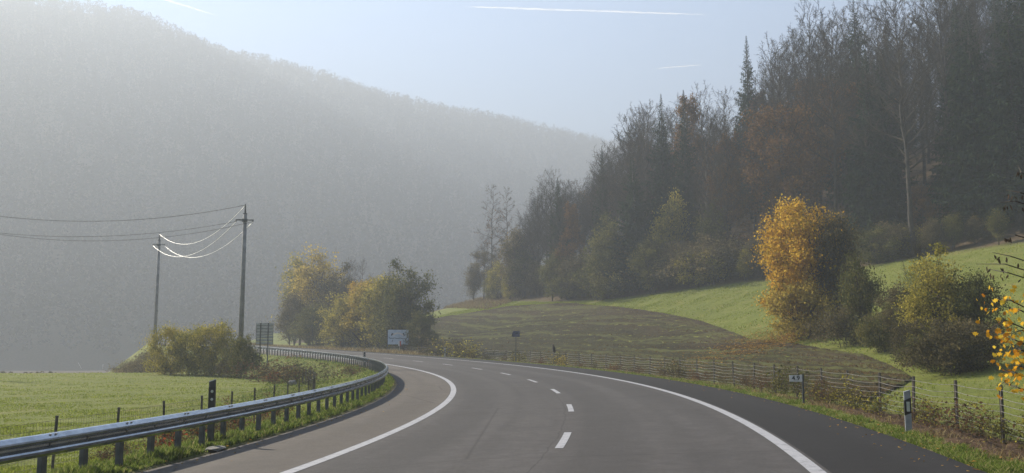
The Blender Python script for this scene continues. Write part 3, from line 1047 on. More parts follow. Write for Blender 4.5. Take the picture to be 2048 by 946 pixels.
# ------------------------------------------------------------------ wire fences
fence = thing('wire_fence', 'rusty post and wire fence running along the foot of the ploughed field', 'fence', st_pt(6, 9.0, 0, True))
f0 = fence.location.copy()
fp = MB(); fp.box((0, 0, .45), (.05, .05, 1.42)); fp.box((0, .028, .45), (.075, .006, 1.42))
fpost = fp.mesh('post', M['fence_steel'])
fsv = list(np.arange(-1.0, 96, 2.55))
jit = random.Random(3)
tops = []
for sv in fsv:
    p = st_pt(sv, 9.0 + jit.uniform(-.05, .05), 0, True)
    o = link('post', fpost, fence)
    o.location = p - f0
    o.rotation_euler = (jit.uniform(-.04, .04), jit.uniform(-.05, .05), heading(sv))
    tops.append(p - f0)
for j, hz in enumerate((.20, .34, .48, .62, .76, .90, 1.06)):
    pts = []
    for a, b in zip(tops[:-1], tops[1:]):
        for q_ in (0, .25, .5, .75):
            m_ = a.lerp(b, q_)
            pts.append(m_ + Vector((-.03, -.02, hz - .035 * math.sin(math.pi * q_) * (1 + .3 * (j % 3)) + jit.uniform(-.006, .006))))
    q = MB(); q.tube(pts, [.0045 + .0001 * max(0, p.y + f0.y) for p in pts], 3); q.build('wire', M['wire'], fence)
# the bird on a post
bp = min(range(len(fsv)), key=lambda k: abs(fsv[k] - s_for_col(1114, 9.0, 30, 80)))
pz = tops[bp] + f0 + Vector((0, 0, 1.16))
bird = thing('bird', 'dark bird of prey perched upright on a post of the right fence', 'bird', pz, 2.0)
def lathe(rows, n, mb, tilt=0):
    vs, fs = [], []
    for (cx, z, rx, ry) in rows:
        for j in range(n):
            a = 2 * math.pi * j / n
            vs.append((cx + rx * math.cos(a), ry * math.sin(a), z))
    k = len(rows)
    for i in range(k - 1):
        for j in range(n):
            fs.append((i * n + j, i * n + (j + 1) % n, (i + 1) * n + (j + 1) % n, (i + 1) * n + j))
    fs.append(tuple(range(n - 1, -1, -1))); fs.append(tuple(range((k - 1) * n, k * n)))
    mb.add(vs, fs)
q = MB(); lathe([(-.16, -.10, .015, .03), (-.13, .0, .03, .045), (-.07, .06, .07, .07), (-.03, .15, .10, .10), (.0, .27, .115, .115), (.02, .36, .10, .105), (.035, .42, .065, .07),
                 (.05, .46, .062, .064), (.06, .50, .058, .06), (.06, .535, .035, .038), (.06, .545, .01, .01)], 12, q)
body = q.build('body', M['feather'], bird, True)
q = MB(); q.tube([(.105, 0, .485), (.135, 0, .48), (.148, 0, .462)], [.018, .012, .003], 6); q.build('beak', M['beak'], bird)
for sy in (-1, 1):
    q = MB(); q.tube([(0.0, sy * .04, .08), (.015, sy * .04, .0), (.04, sy * .04, -.005)], [.02, .009, .006], 6); q.build('leg', M['beak'], bird)
    q = MB(); lathe([(-.17, -.04, .012, .01), (-.11, .08, .05, .02), (-.05, .22, .085, .03), (.0, .34, .06, .03), (.01, .38, .02, .02)], 8, q)
    wg_ = q.build('wing', M['feather'], bird, True); wg_.location = (0, sy * .085, 0)

fence2 = thing('wire_fence', 'low mesh fence with slim rusty posts behind the guardrail edging the meadow', 'fence', st_pt(2, -9.1, 0, True))
f1 = fence2.location.copy()
fp2 = MB(); fp2.tube([(0, 0, -.3), (0, 0, .94)], .026, 6); fp2.tube([(0, 0, .94), (0, 0, .965)], [.034, .028], 6)
fpost2 = fp2.mesh('post', M['fence_steel'])
sv = -3.0
tops2 = []
while sv < 92:
    tt = float(np.interp(sv, [0, 25, 45, 70, 95], [-9.0, -9.4, -11.0, -13.5, -15.5]))
    p = st_pt(sv, tt, 0, True)
    o = link('post', fpost2, fence2)
    o.location = p - f1; o.rotation_euler = (jit.uniform(-.05, .05), jit.uniform(-.05, .05), 0)
    tops2.append(p - f1)
    sv += 2.45 if sv < 40 else 1.9
for hz in (.10, .26, .42, .58, .74, .88):
    pts = [p + Vector((0, 0, hz)) for p in tops2]
    q = MB(); q.tube(pts, [.003 + .00005 * (p.y + f1.y) for p in pts], 3); q.build('wire', M['fence_steel'], fence2)
q = MB()
for a, b in zip(tops2[:14], tops2[1:15]):
    L = (b - a).length
    for i in range(int(L / .09)):
        m_ = a.lerp(b, i * .09 / L)
        q.tube([m_ + Vector((0, 0, .05)), m_ + Vector((0, 0, .88))], .0022, 3, cap=False)
tag(q.build('mesh_wires', M['fence_steel'], fence2), kind='stuff')

# boulder behind the fence corner
def stone(name, label, loc, r, seed, par=None):
    g_ = random.Random(seed)
    bm = bmesh.new()
    bmesh.ops.create_icosphere(bm, subdivisions=2, radius=1)
    for v in bm.verts:
        k_ = 1 + g_.uniform(-.16, .16)
        v.co = Vector((v.co.x * r[0] * k_, v.co.y * r[1] * k_, v.co.z * r[2] * k_))
    me_ = bpy.data.meshes.new(name); bm.to_mesh(me_); bm.free()
    me_.materials.append(M['stone'])
    o = link(name, me_); o.location = loc
    return tag(o, label, 'stone')
hx, hy = hit(584, 771)
stone('boulder', 'grey boulder on the meadow beside the mid-left wire fence', (hx, hy, gz(hx, hy) + .06), (.26, .22, .24), 4)
p = st_pt(2.9, LEFT_EDGE - .16, .03)
stone('flat_stone', 'flat pale stone in the grass edge under the near guardrail', p, (.16, .42, .05), 8)
x, y = hit(8, 741)
stone('pale_rock', 'small white stone beyond the meadow at the far left edge', (x, y, gz(x, y) + .5), (.5, .4, .5), 9)


# ------------------------------------------------------------------ overhead line
def pole(label, px, Yd, top_row, arm=True, hide=0.0, h=None):
    ztop = CAMZ + Yd * ray(px, top_row)[2] / ray(px, top_row)[1]
    d = Yd * _c + (ztop * .6 - CAMZ) * _s
    x = (px - 1024) / FPX * d
    zb = gz(x, Yd)
    o = thing('utility_pole', label, 'utility pole', (x, Yd, zb), .12, 'poles of the overhead line')
    H = ztop - zb
    q = MB(); q.tube([(0, 0, -.6), (0, 0, H * .5), (0, 0, H - .75)], [.20, .175, .145], 12); q.build('mast', M['concrete'], o, True)
    q = MB(); q.tube([(0, 0, H - .78), (0, 0, H - .72)], [.16, .16], 12); q.tube([(0, 0, H - .75), (0, 0, H - .3), (0, 0, H)], [.085, .06, .03], 8); q.build('top_insulator', M['steel_dark'], o)
    att = [Vector((x, Yd, zb + H - .08))]
    q = MB()
    za = H - 1.25
    q.box((0, -.17, za), (1.30, .09, .08)); q.box((0, -.17, za - .02), (.42, .10, .22))
    ar = q.build('crossarm', M['steel_dark'], o)
    for dx in (-.62, .62):
        q = MB(); q.tube([(dx, -.17, za + .04), (dx, -.17, za + .02), (dx, -.17, za - .14)], [.045, .06, .04], 8); q.build('insulator', M['steel_dark'], ar)
        c_, s__ = math.cos(.12), math.sin(.12)
        att.append(Vector((x + dx * c_ + .17 * s__, Yd + dx * s__ - .17 * c_, zb + za - .12)))
    return o, att


P1, A1 = pole('tall grey utility pole with short crossarm rising behind the left bushes', 486, 74.0, 408)
P2, A2 = pole('hazy grey utility pole farther back, left of the tall one', 314, 108.0, 467)
P4, A4 = pole('utility pole just beyond the left edge of the picture', -170, 72.0, 404)
q = MB(); q.box((0, -.2, 0), (.9, .05, .05))


def cable(label, a, b, sag, r, m_='cable', grp='overhead power cables'):
    o0 = a.copy()
    pts = []
    for i in range(25):
        k_ = i / 24
        pts.append(a.lerp(b, k_) - Vector((0, 0, 4 * sag * k_ * (1 - k_))) - o0)
    q = MB(); q.tube(pts, [r * (.6 + .4 * (p_ + o0).y / 80) for p_ in pts], 6)
    o = q.build('power_cable', M[m_], None, True)
    o.location = o0
    return tag(o, label, 'cable', grp)


cable('bright sagging cable joining the tips of the two left poles', A1[0], A2[0], 1.95, .014)
cable('glinting cable from left end of near crossarm to the far pole', A1[1], A2[1], 1.9, .014)
cable('glinting cable from right end of near crossarm to the far pole', A1[2], A2[2], 1.95, .014)
cable('thin dark cable leaving the pole tip towards the left edge', A1[0], A4[0], 1.3, .022, 'steel_dark')
cable('upper of two dark cables running from crossarm to left edge', A1[1], A4[1], 1.2, .018, 'steel_dark')
cable('lower of two dark cables running from crossarm to left edge', A1[2], A4[2], 1.5, .018, 'steel_dark')

# odd timbers beyond the meadow
x, y = hit(165, 741); z = gz(x, y)
q = MB(); q.tube([(0, 0, -.3), (-1.3, .2, 1.9), (-1.9, .3, 2.7)], [.11, .10, .07], 7)
o = q.build('leaning_log', M['wood_grey'], None, True); o.location = (x, y, z); tag(o, 'pale log leaning in the scrub beyond the left meadow', 'log')
x, y = hit(205, 738); z = gz(x, y)
q = MB(); q.tube([(0, 0, -.3), (.05, 0, .9), (.1, 0, 1.7)], [.17, .16, .12], 7)
o = q.build('stump_post', M['wood_grey'], None, True); o.location = (x, y, z); tag(o, 'short pale stump upright in the scrub beyond the left meadow', 'stump')
# ------------------------------------------------------------------ trees and shrubs: a few of each kind are grown, then copied
def rv(g_, s=1.0):
    return Vector((g_.uniform(-1, 1), g_.uniform(-1, 1), g_.uniform(-1, 1))) * s


def curve_pts(p, d, L, n, g_, up=0.0, wig=.12):
    pts = [p.copy()]
    d = d.normalized()
    for i in range(n):
        d = (d + rv(g_, wig) + Vector((0, 0, up / n))).normalized()
        p = p + d * (L / n)
        pts.append(p.copy())
    return pts


def leaf_quads(C, size, g_, aspect=.62, droop=0.0):
    n = len(C)
    a = g_.normal(0, 1, (n, 3)); a[:, 2] -= droop; a /= np.linalg.norm(a, axis=1)[:, None]
    b = g_.normal(0, 1, (n, 3)); b -= (a * b).sum(1)[:, None] * a; b /= np.linalg.norm(b, axis=1)[:, None]
    sz = (size * g_.uniform(.6, 1.35, n))[:, None]
    P = np.stack([C - a * sz, C + b * sz * aspect, C + a * sz, C - b * sz * aspect], 1)
    return P.reshape(-1, 3), np.arange(n * 4).reshape(-1, 4)


def grow_bare(seed, H=20.0, nprim=30, spread=.26, base=.28, russet=0, upright=.5, tw=1.0):
    g_ = random.Random(seed)
    r0 = H * .0105
    tp = [Vector((0, 0, -1.0))]
    for i in range(1, 15):
        f = i / 14
        tp.append(Vector((g_.uniform(-1, 1) * .012 * H * f, g_.uniform(-1, 1) * .012 * H * f, f * H * .97)))
    tr = MB(); tr.tube(tp, [r0 * (1 - .93 * (i / 14) ** .9) for i in range(15)], 7)
    cr = MB()
    tips = []

    def trunk_at(f):
        k_ = f * 14
        i = min(13, int(k_))
        return tp[i].lerp(tp[i + 1], k_ - i)
    for k_ in range(nprim):
        f = base + (.97 - base) * ((k_ + g_.random()) / nprim) ** .85
        az = k_ * 2.4 + g_.uniform(-.5, .5)
        q = (1 - f) / (1 - base)
        L = H * spread * (.30 + .85 * q ** .75) * g_.uniform(.7, 1.2)
        el = .25 + .75 * (1 - q) + upright * .3
        d = Vector((math.cos(az), math.sin(az), el))
        P = curve_pts(trunk_at(f), d, L, 5, g_, upright)
        rp = r0 * (.30 * q + .10)
        cr.tube(P, [rp, rp * .8, rp * .6, rp * .42, rp * .28, rp * .15], 4, cap=False, a=g_.random())
        n2 = max(4, int(8 * L / (H * spread)))
        for j in range(n2):
            u = .25 + .75 * (j + g_.random()) / n2
            i = min(4, int(u * 5))
            p = P[i].lerp(P[i + 1], u * 5 - i)
            d2 = ((P[i + 1] - P[i]).normalized() + rv(g_, .9) + Vector((0, 0, .35 * upright))).normalized()
            L2 = L * g_.uniform(.28, .5) * (1.15 - .5 * u)
            P2 = curve_pts(p, d2, L2, 3, g_, upright * .7, .2)
            r2 = max(rp * .28, .014)
            cr.tube(P2, [r2, r2 * .7, r2 * .5, r2 * .25], 3, cap=False, a=g_.random())
            for l in range(6):
                v_ = .15 + .85 * (l + g_.random()) / 6
                i2 = min(2, int(v_ * 3))
                pp = P2[i2].lerp(P2[i2 + 1], v_ * 3 - i2)
                d3 = ((P2[i2 + 1] - P2[i2]).normalized() + rv(g_, .85)).normalized()
                L3 = L2 * g_.uniform(.3, .55)
                e = pp + d3 * L3
                cr.twig(pp, e, .013 * tw, g_.random())
                tips.append(e)
                for m_ in range(3):
                    w_ = g_.uniform(.3, .95)
                    b_ = pp.lerp(e, w_)
                    e2 = b_ + (d3 + rv(g_, .9)).normalized() * L3 * g_.uniform(.4, .75)
                    cr.twig(b_, e2, .009 * tw, g_.random())
                    tips.append(e2)
    out = {'trunk': tr.mesh('trunk', M['bark'], True), 'crown': cr.mesh('crown', M['twig']), 'H': H}
    if russet:
        rg = np.random.default_rng(seed)
        T = np.array([tuple(t) for t in tips])
        T = T[T[:, 2] < H * .75] if russet < 9000 else T
        C = T[rg.integers(0, len(T), russet)] + rg.normal(0, .22, (russet, 3))
        V, F = leaf_quads(C, .11, rg)
        out['leaves'] = np_mesh('leaves', V, F, M['russet'], np.clip(rg.normal(.5, .25, russet), 0, 1))
    return out


def grow_spruce(seed, H=24.0, W=3.4, base=.08):
    g_ = random.Random(seed)
    rg = np.random.default_rng(seed)
    tr = MB(); tr.tube([(0, 0, -1), (0, 0, H * .3), (0, 0, H * .7), (0, 0, H)], [H * .0115, H * .009, H * .0045, .01], 7)
    br = MB()
    Vs, o = [], 0
    nb = int(H * 15)
    for i in range(nb):
        f = base + (1 - base) * ((i + g_.random()) / nb) ** 1.08
        f = min(f, .993)
        z = f * H
        az = i * 2.39996 + g_.uniform(-.4, .4)
        l_ = (W * (1 - f) ** .92 + .03) * (.72 + .38 * g_.random()) * (1 + .16 * math.sin(2 * az + seed) + .12 * math.sin(z * 1.7 + seed))
        d = Vector((math.cos(az), math.sin(az), 0))
        dr = .25 - .75 * (1 - f)
        P = [Vector((0, 0, z)) + d * l_ * u + Vector((0, 0, l_ * (dr * u * .9 + .30 * u * u))) for u in (0, .35, .7, 1.0)]
        br.twig(P[0], P[3], .012 + .008 * l_)
        side = d.cross(Vector((0, 0, 1)))
        nn = max(3, int(l_ * 4.2))
        for m_ in range(nn):
            u = .12 + .88 * (m_ + .5) / nn
            kk = u * 3
            ii = min(2, int(kk))
            p = P[ii].lerp(P[ii + 1], kk - ii)
            for sgn in (-1, 1, 0):
                sl = (.40 + .38 * (1 - u)) * min(1.0, .10 + .42 * l_) * g_.uniform(.6, 1.25)
                dirn = (side * sgn * .8 + d * .7).normalized() if sgn else (d * .3 + rv(g_, .25) + Vector((0, 0, -.75))).normalized()
                tip = p + dirn * sl + Vector((0, 0, -sl * g_.uniform(.1, .65)))
                ax = tip - p
                wd = ax.cross(rv(g_, 1) + Vector((0, 0, .6))).normalized() * sl * .24
                m2 = p.lerp(tip, .45)
                Vs += [tuple(p), tuple(m2 + wd), tuple(tip), tuple(m2 - wd)]
    V = np.array(Vs)
    F = np.arange(len(V)).reshape(-1, 4)
    return {'trunk': tr.mesh('trunk', M['bark'], True), 'crown': np_mesh('crown', V, F, M['spruce'], rg.uniform(0, 1, len(F))),
            'branches': br.mesh('branches', M['bark']), 'H': H}


def grow_leafy(seed, H=9.0, W=3.0, cb=.15, nclump=130, per=90, ls=.11, stems=1, clump_r=.10, hollow=.45, mat='olive', lobes=.28, twigs=4, tap=.25):
    g_ = random.Random(seed)
    rg = np.random.default_rng(seed)
    ph = rg.uniform(0, 6, 8)
    n = nclump
    d = rg.normal(0, 1, (n, 3)); d /= np.linalg.norm(d, axis=1)[:, None]
    r = (hollow ** 3 + (1 - hollow ** 3) * rg.uniform(0, 1, n)) ** (1 / 3)
    lob = 1 + lobes * (np.sin(d[:, 0] * 3.1 + ph[0]) * np.cos(d[:, 1] * 2.7 + ph[1]) + .7 * np.sin(d[:, 2] * 4.3 + ph[2] + d[:, 0] * 2)) + rg.normal(0, .06, n)
    cz = H * (cb + 1) / 2
    C = np.stack([d[:, 0] * W, d[:, 1] * W, d[:, 2] * H * (1 - cb) / 2], 1) * (r * lob)[:, None]
    taper = 1 - tap * np.clip(C[:, 2] / (H * .5), -1, 1)
    C[:, :2] *= taper[:, None]
    C[:, 2] += cz
    C[:, 2] = np.clip(C[:, 2], .04 * H, None)
    cr_ = clump_r * max(W, H * .5) * rg.uniform(.6, 1.5, n)
    cnt = (per * rg.uniform(.4, 1.4, n)).astype(int)
    idx = np.repeat(np.arange(n), cnt)
    LC = C[idx] + rg.normal(0, 1, (len(idx), 3)) * cr_[idx][:, None] * np.array([1, 1, .75])
    LC[:, 2] = np.maximum(LC[:, 2], .02)
    V, F = leaf_quads(LC, ls, rg)
    hue = rg.uniform(-.28, .28, n)
    lv = np.clip(.5 + hue[idx] + rg.normal(0, .17, len(idx)), 0, 1)
    tr = MB(); br = MB()
    roots = []
    for k_ in range(stems):
        a = 6.283 * k_ / stems + g_.random()
        off = 0 if stems == 1 else W * .14
        p0 = Vector((math.cos(a) * off, math.sin(a) * off, -.3))
        p1 = Vector((math.cos(a) * off * 3.0, math.sin(a) * off * 3.0, H * .62))
        mid = p0.lerp(p1, .5) + rv(g_, .04 * H)
        r_ = H * .016 / (stems ** .45)
        tr.tube([p0, mid, p1], [r_, r_ * .75, r_ * .4], 6)
        roots.append((p0, mid, p1, r_))
    for i in range(n):
        c = Vector(C[i])
        p0, mid, p1, r_ = min(roots, key=lambda q: (q[2] - c).length)
        u = min(.95, max(.15, c.z / (H * .62) - .35))
        s_p = p0.lerp(mid, u * 2) if u < .5 else mid.lerp(p1, u * 2 - 1)
        m_ = s_p.lerp(c, .55) + Vector((0, 0, .05 * H)) * g_.uniform(-.3, .6)
        br.tube([s_p, m_, c], [r_ * .35, r_ * .2, r_ * .06], 3, cap=False, a=g_.random())
        for k_ in range(twigs):
            e = c + rv(g_, 1).normalized() * cr_[i] * g_.uniform(1.1, 3.0) + Vector((0, 0, cr_[i] * .5))
            br.twig(m_.lerp(c, g_.uniform(.5, 1)), e, r_ * .05 + .003, g_.random())
    return {'trunk': tr.mesh('trunk', M['bark'], True), 'branches': br.mesh('branches', M['twig']),
            'crown': np_mesh('crown', V, F, M[mat], lv), 'H': H, 'W': W}


def plant(proto, name, label, cat, loc, H, wide=1.0, rz=0.0, leaf=None, bark=None, group=None, tilt=0.0, skip=()):
    """a copy of a grown plant: root and one child for each of its parts"""
    o = thing(name, label, cat, loc, rz, group)
    k_ = H / proto['H']
    o.scale = (k_ * wide, k_ * wide, k_)
    o.rotation_euler = (tilt, tilt * .6, rz)
    for pn in ('trunk', 'branches', 'crown', 'leaves'):
        if pn in proto and pn not in skip:
            c = link(pn, proto[pn], o)
            use = leaf if (pn == 'leaves' or (pn == 'crown' and 'branches' in proto)) else bark if pn == 'trunk' else None
            if use:
                c.material_slots[0].link = 'OBJECT'
                c.material_slots[0].material = M[use]
    return o


BARE = [grow_bare(21, 20, 38, .26, .24, 0, .5, 1.3), grow_bare(22, 20, 40, .23, .30, 0, .5, 1.3), grow_bare(23, 20, 36, .29, .2, 0, .7, 1.3), grow_bare(24, 20, 38, .25, .26, 0, .9, 1.3)]
RUSS = [grow_bare(31, 18, 26, .24, .15, 7500), grow_bare(32, 18, 28, .22, .12, 10500)]
LARCH = [grow_bare(41, 17, 44, .17, .12, 500, -.1, 1.3), grow_bare(42, 17, 40, .15, .18, 300, -.15, 1.3)]
SPR = [grow_spruce(51, 24, 3.9), grow_spruce(52, 24, 4.6, .05), grow_spruce(53, 22, 3.1, .14)]
LEAFY = [grow_leafy(61, 9, 3.0, .10, 150, 95, .115), grow_leafy(62, 9, 2.6, .16, 140, 85, .12, 2, .11), grow_leafy(63, 9, 3.4, .08, 170, 80, .115, 3, .10, .4), grow_leafy(64, 9, 2.2, .2, 110, 70, .12, 1, .13, .3)]
BUSH = [grow_leafy(71, 3.6, 2.0, .0, 120, 110, .065, 5, .13, .5), grow_leafy(72, 3.6, 1.8, .0, 110, 95, .07, 6, .15, .4), grow_leafy(73, 3.0, 2.1, .02, 110, 80, .07, 7, .14, .3, 'dull', .4, 8)]
BRAM = [grow_leafy(81, 1.0, .75, .0, 46, 16, .042, 9, .20, .2, 'bramble', .5, 7), grow_leafy(82, .9, .9, .0, 40, 14, .045, 8, .22, .2, 'bramble', .5, 8), grow_leafy(83, 1.2, .55, .0, 36, 15, .04, 7, .22, .2, 'bramble', .5, 9)]


def at_col(px, Yd, zmid=6.0):
    """plan x of a thing standing at distance Yd whose middle shows in photo column px"""
    return (px - 1024) / FPX * (Yd * _c + (zmid - CAMZ) * _s)


def top_h(px, row, x, Yd):
    return CAMZ + Yd * ray(px, row)[2] / ray(px, row)[1] - gz(x, Yd)


def put(proto, name, label, cat, px, Yd, row, wide=1.0, leaf=None, group=None, bark=None, zm=6.0, seed=0, minh=.5):
    x = at_col(px, Yd, zm)
    H = max(minh, top_h(px, row, x, Yd))
    return plant(proto, name, label, cat, (x, Yd, gz(x, Yd) - .05), H, wide, R0.uniform(0, 6.28), leaf, bark, group)


# --- bushes on the left at the foot of the poles
gb = 'bushes on the left meadow edge'
put(BUSH[0], 'round_bush', 'leftmost yellowish bush at the foot of the far utility pole', 'bush', 336, 74, 652, .68, 'yellow_green', gb, zm=2)
put(BUSH[1], 'round_bush', 'tall yellow-green bush second from left in the meadow clump', 'bush', 384, 73, 648, .68, 'yellow_green', gb, zm=2)
put(BUSH[0], 'round_bush', 'tallest darker bush in the middle of the left meadow clump', 'bush', 432, 72, 646, .72, 'yellow_green', gb, zm=2)
put(BUSH[2], 'round_bush', 'low green bush just under the tall utility pole', 'bush', 483, 68, 672, .62, 'olive', gb, zm=2)
put(BUSH[1], 'round_bush', 'small dull bush at the right end of the meadow clump', 'bush', 460, 69, 690, .5, 'dull', gb, zm=2)
for i, (px, Yd, row, lf, dsc) in enumerate([(535, 62, 722, 'brown_leaf', 'brown scrub nearest the left bushes'), (560, 60, 725, 'dull', 'grey-brown scrub second from the left bushes'), (588, 58, 728, 'brown_leaf', 'reddish scrub in the middle of the far mesh fence'),
                                            (618, 58, 724, 'dull', 'thin brown scrub near the mesh fence corner'), (700, 62, 728, 'brown_leaf', 'low red-brown scrub on the bank below the guardrail bend'), (545, 57, 742, 'red_leaf', 'low reddish weed clump before the far mesh fence')]):
    put(BRAM[i % 3], 'scrub_bush', dsc, 'shrub', px, Yd, row, 1.5, lf, 'scrub along the left mesh fence', zm=1)

for i, (px, Yd, row, dsc) in enumerate([(262, 112, 722, 'dark low scrub left of the meadow bushes, farther one'), (284, 104, 714, 'dark low scrub left of the meadow bushes, nearer one'), (318, 98, 700, 'hazy shrub behind the leftmost meadow bush')]):
    put(BUSH[2], 'scrub_bush', dsc, 'shrub', px, Yd, row, 1.0, 'dull', 'scrub behind the meadow bushes', zm=2)

# --- roadside trees beyond the bend
gt = 'roadside trees beyond the bend'
for (pr, px, t_, row, wd, lf, lab) in [
    (LEAFY[3], 600, 16, 515, .85, 'yellow_green', 'tall hazy yellow tree at the left end of the roadside row'),
    (LEAFY[3], 634, 17, 503, .95, 'yellow', 'tallest pale yellow tree in the hazy roadside row'),
    (LEAFY[0], 672, 18, 548, .9, 'dull', 'brownish tree behind the yellow roadside bushes'),
    (BARE[0], 700, 20, 520, 1.0, None, 'thin bare tree rising from the middle of the roadside row'),
    (RUSS[0], 722, 18, 518, 1.05, 'orange', 'hazy tree with an orange top in the roadside row'),
    (LEAFY[2], 628, 10.5, 604, 1.15, 'olive', 'round green bush nearest the road left of the picture board'),
    (LEAFY[1], 585, 12, 590, 1.0, 'dull', 'faint brown shrub at the far left of the roadside row'),
    (LEAFY[2], 690, 11, 585, 1.0, 'yellow_green', 'golden green shrub in the centre of the roadside row'),
    (LEAFY[0], 728, 12, 573, 1.0, 'yellow', 'yellowish tree standing left of the picture board'),
    (LEAFY[1], 768, 12.5, 556, 1.0, 'yellow_green', 'tawny tree right behind the picture board'),
    (LEAFY[0], 812, 11.5, 543, .92, 'olive', 'large dense dark green tree right of the picture board'),
    (LEAFY[2], 842, 10.5, 620, .8, 'olive', 'dark shrub at the foot of the dense green tree'),
    (BARE[3], 780, 20, 540, .9, None, 'bare twiggy tree behind the tawny roadside tree')]:
    sv = s_for_col(px, t_, 60, 170, 4.0)
    x, y = st_xy(sv, t_)
    put(pr, 'roadside_tree', lab, 'tree', px, float(y), row, wd, lf, gt, zm=7)
for i, (px, lf) in enumerate([(865, 'dull'), (905, 'bramble'), (922, 'dull'), (938, 'bramble')]):
    sv = s_for_col(px, 8.2, 50, 120); x, y = st_xy(sv, 8.2)
    put(BRAM[i % 3], 'verge_shrub', nth(i) + ' low shrub right of the dense green roadside tree', 'shrub', px, float(y), [680, 678, 684, 690][i], 1.3, lf, 'low shrubs by the far verge', zm=3)

# --- orange tree and the thicket beside it
x, y = hit(1625, 672)
put(grow_leafy(67, 9, 2.9, .10, 280, 130, .085, 3, .085, .5, 'orange', .12, 4, .05), 'orange_tree', 'round orange-leaved tree standing on the sunlit slope', 'tree', 1606, y + 1.0, 408, .92, 'orange', None, zm=9)
gk = 'thicket right of the orange tree'
for (pr, px, py, row, wd, lf, lab) in [
    (LEAFY[1], 1676, 664, 430, .62, 'dull', 'dark leafless shrub tree pressed against the orange tree'),
    (BUSH[1], 1606, 680, 548, .95, 'yellow', 'yellow-green low bush under the orange tree'),
    (LEAFY[3], 1722, 690, 515, .85, 'olive', 'tall green-leaved shrub in the middle of the thicket'),
    (BUSH[2], 1690, 694, 610, 1.0, 'dull', 'pale dry brush at the left foot of the thicket'),
    (LEAFY[2], 1800, 700, 560, .9, 'dull', 'grey-brown rounded shrub in the thicket centre'),
    (LEAFY[0], 1870, 722, 520, .95, 'yellow_green', 'largest yellowish shrub of the thicket on the right slope'),
    (BUSH[0], 1830, 732, 640, 1.0, 'dull', 'low brown brush at the front of the thicket'),
    (LEAFY[1], 1950, 716, 548, .9, 'olive', 'dark shrub at the right end of the thicket'),
    (BUSH[2], 1893, 752, 640, .95, 'dull', 'grey brush at the lowest tip of the thicket'),
    (BARE[2], 1845, 700, 480, .9, None, 'slender bare saplings sticking out above the thicket'),
    (BUSH[0], 1935, 742, 640, 1.0, 'dull', 'low dark brush at the right foot of the thicket'),
    (BUSH[1], 1860, 745, 655, 1.0, 'olive', 'low green brush in front of the largest thicket shrub'),
    (BUSH[1], 1760, 706, 620, 1.0, 'olive', 'low leafy bush between the two big thicket shrubs')]:
    x, y = hit(px, py)
    put(pr, 'thicket_shrub', lab, 'shrub', px, y, row, wd, lf, gk, zm=5)

# --- edge of the forest: trees one can tell apart
SKY = np.array([(900, 600), (930, 545), (955, 395), (985, 362), (1015, 366), (1040, 425), (1060, 400), (1090, 348), (1110, 342), (1150, 362), (1190, 345), (1205, 300), (1225, 275), (1250, 230), (1300, 195), (1335, 192), (1375, 180), (1430, 120), (1480, 102),
                (1505, 85), (1530, 92), (1570, 62), (1620, 55), (1645, 20), (1700, -50), (2200, -150)])
ge = 'trees along the edge of the right-hand forest'


def edge(px, dt, lo=25, hi=165):
    """distance of the forest edge, dt metres inside it, in photo column px"""
    sv = np.linspace(lo, hi, 600)
    x, y = st_xy(sv, np.interp(sv, TF_S, TF_T) + dt)
    d = y * _c + (12 - CAMZ) * _s
    return float(y[np.abs(1024 + FPX * x / d - px).argmin()])


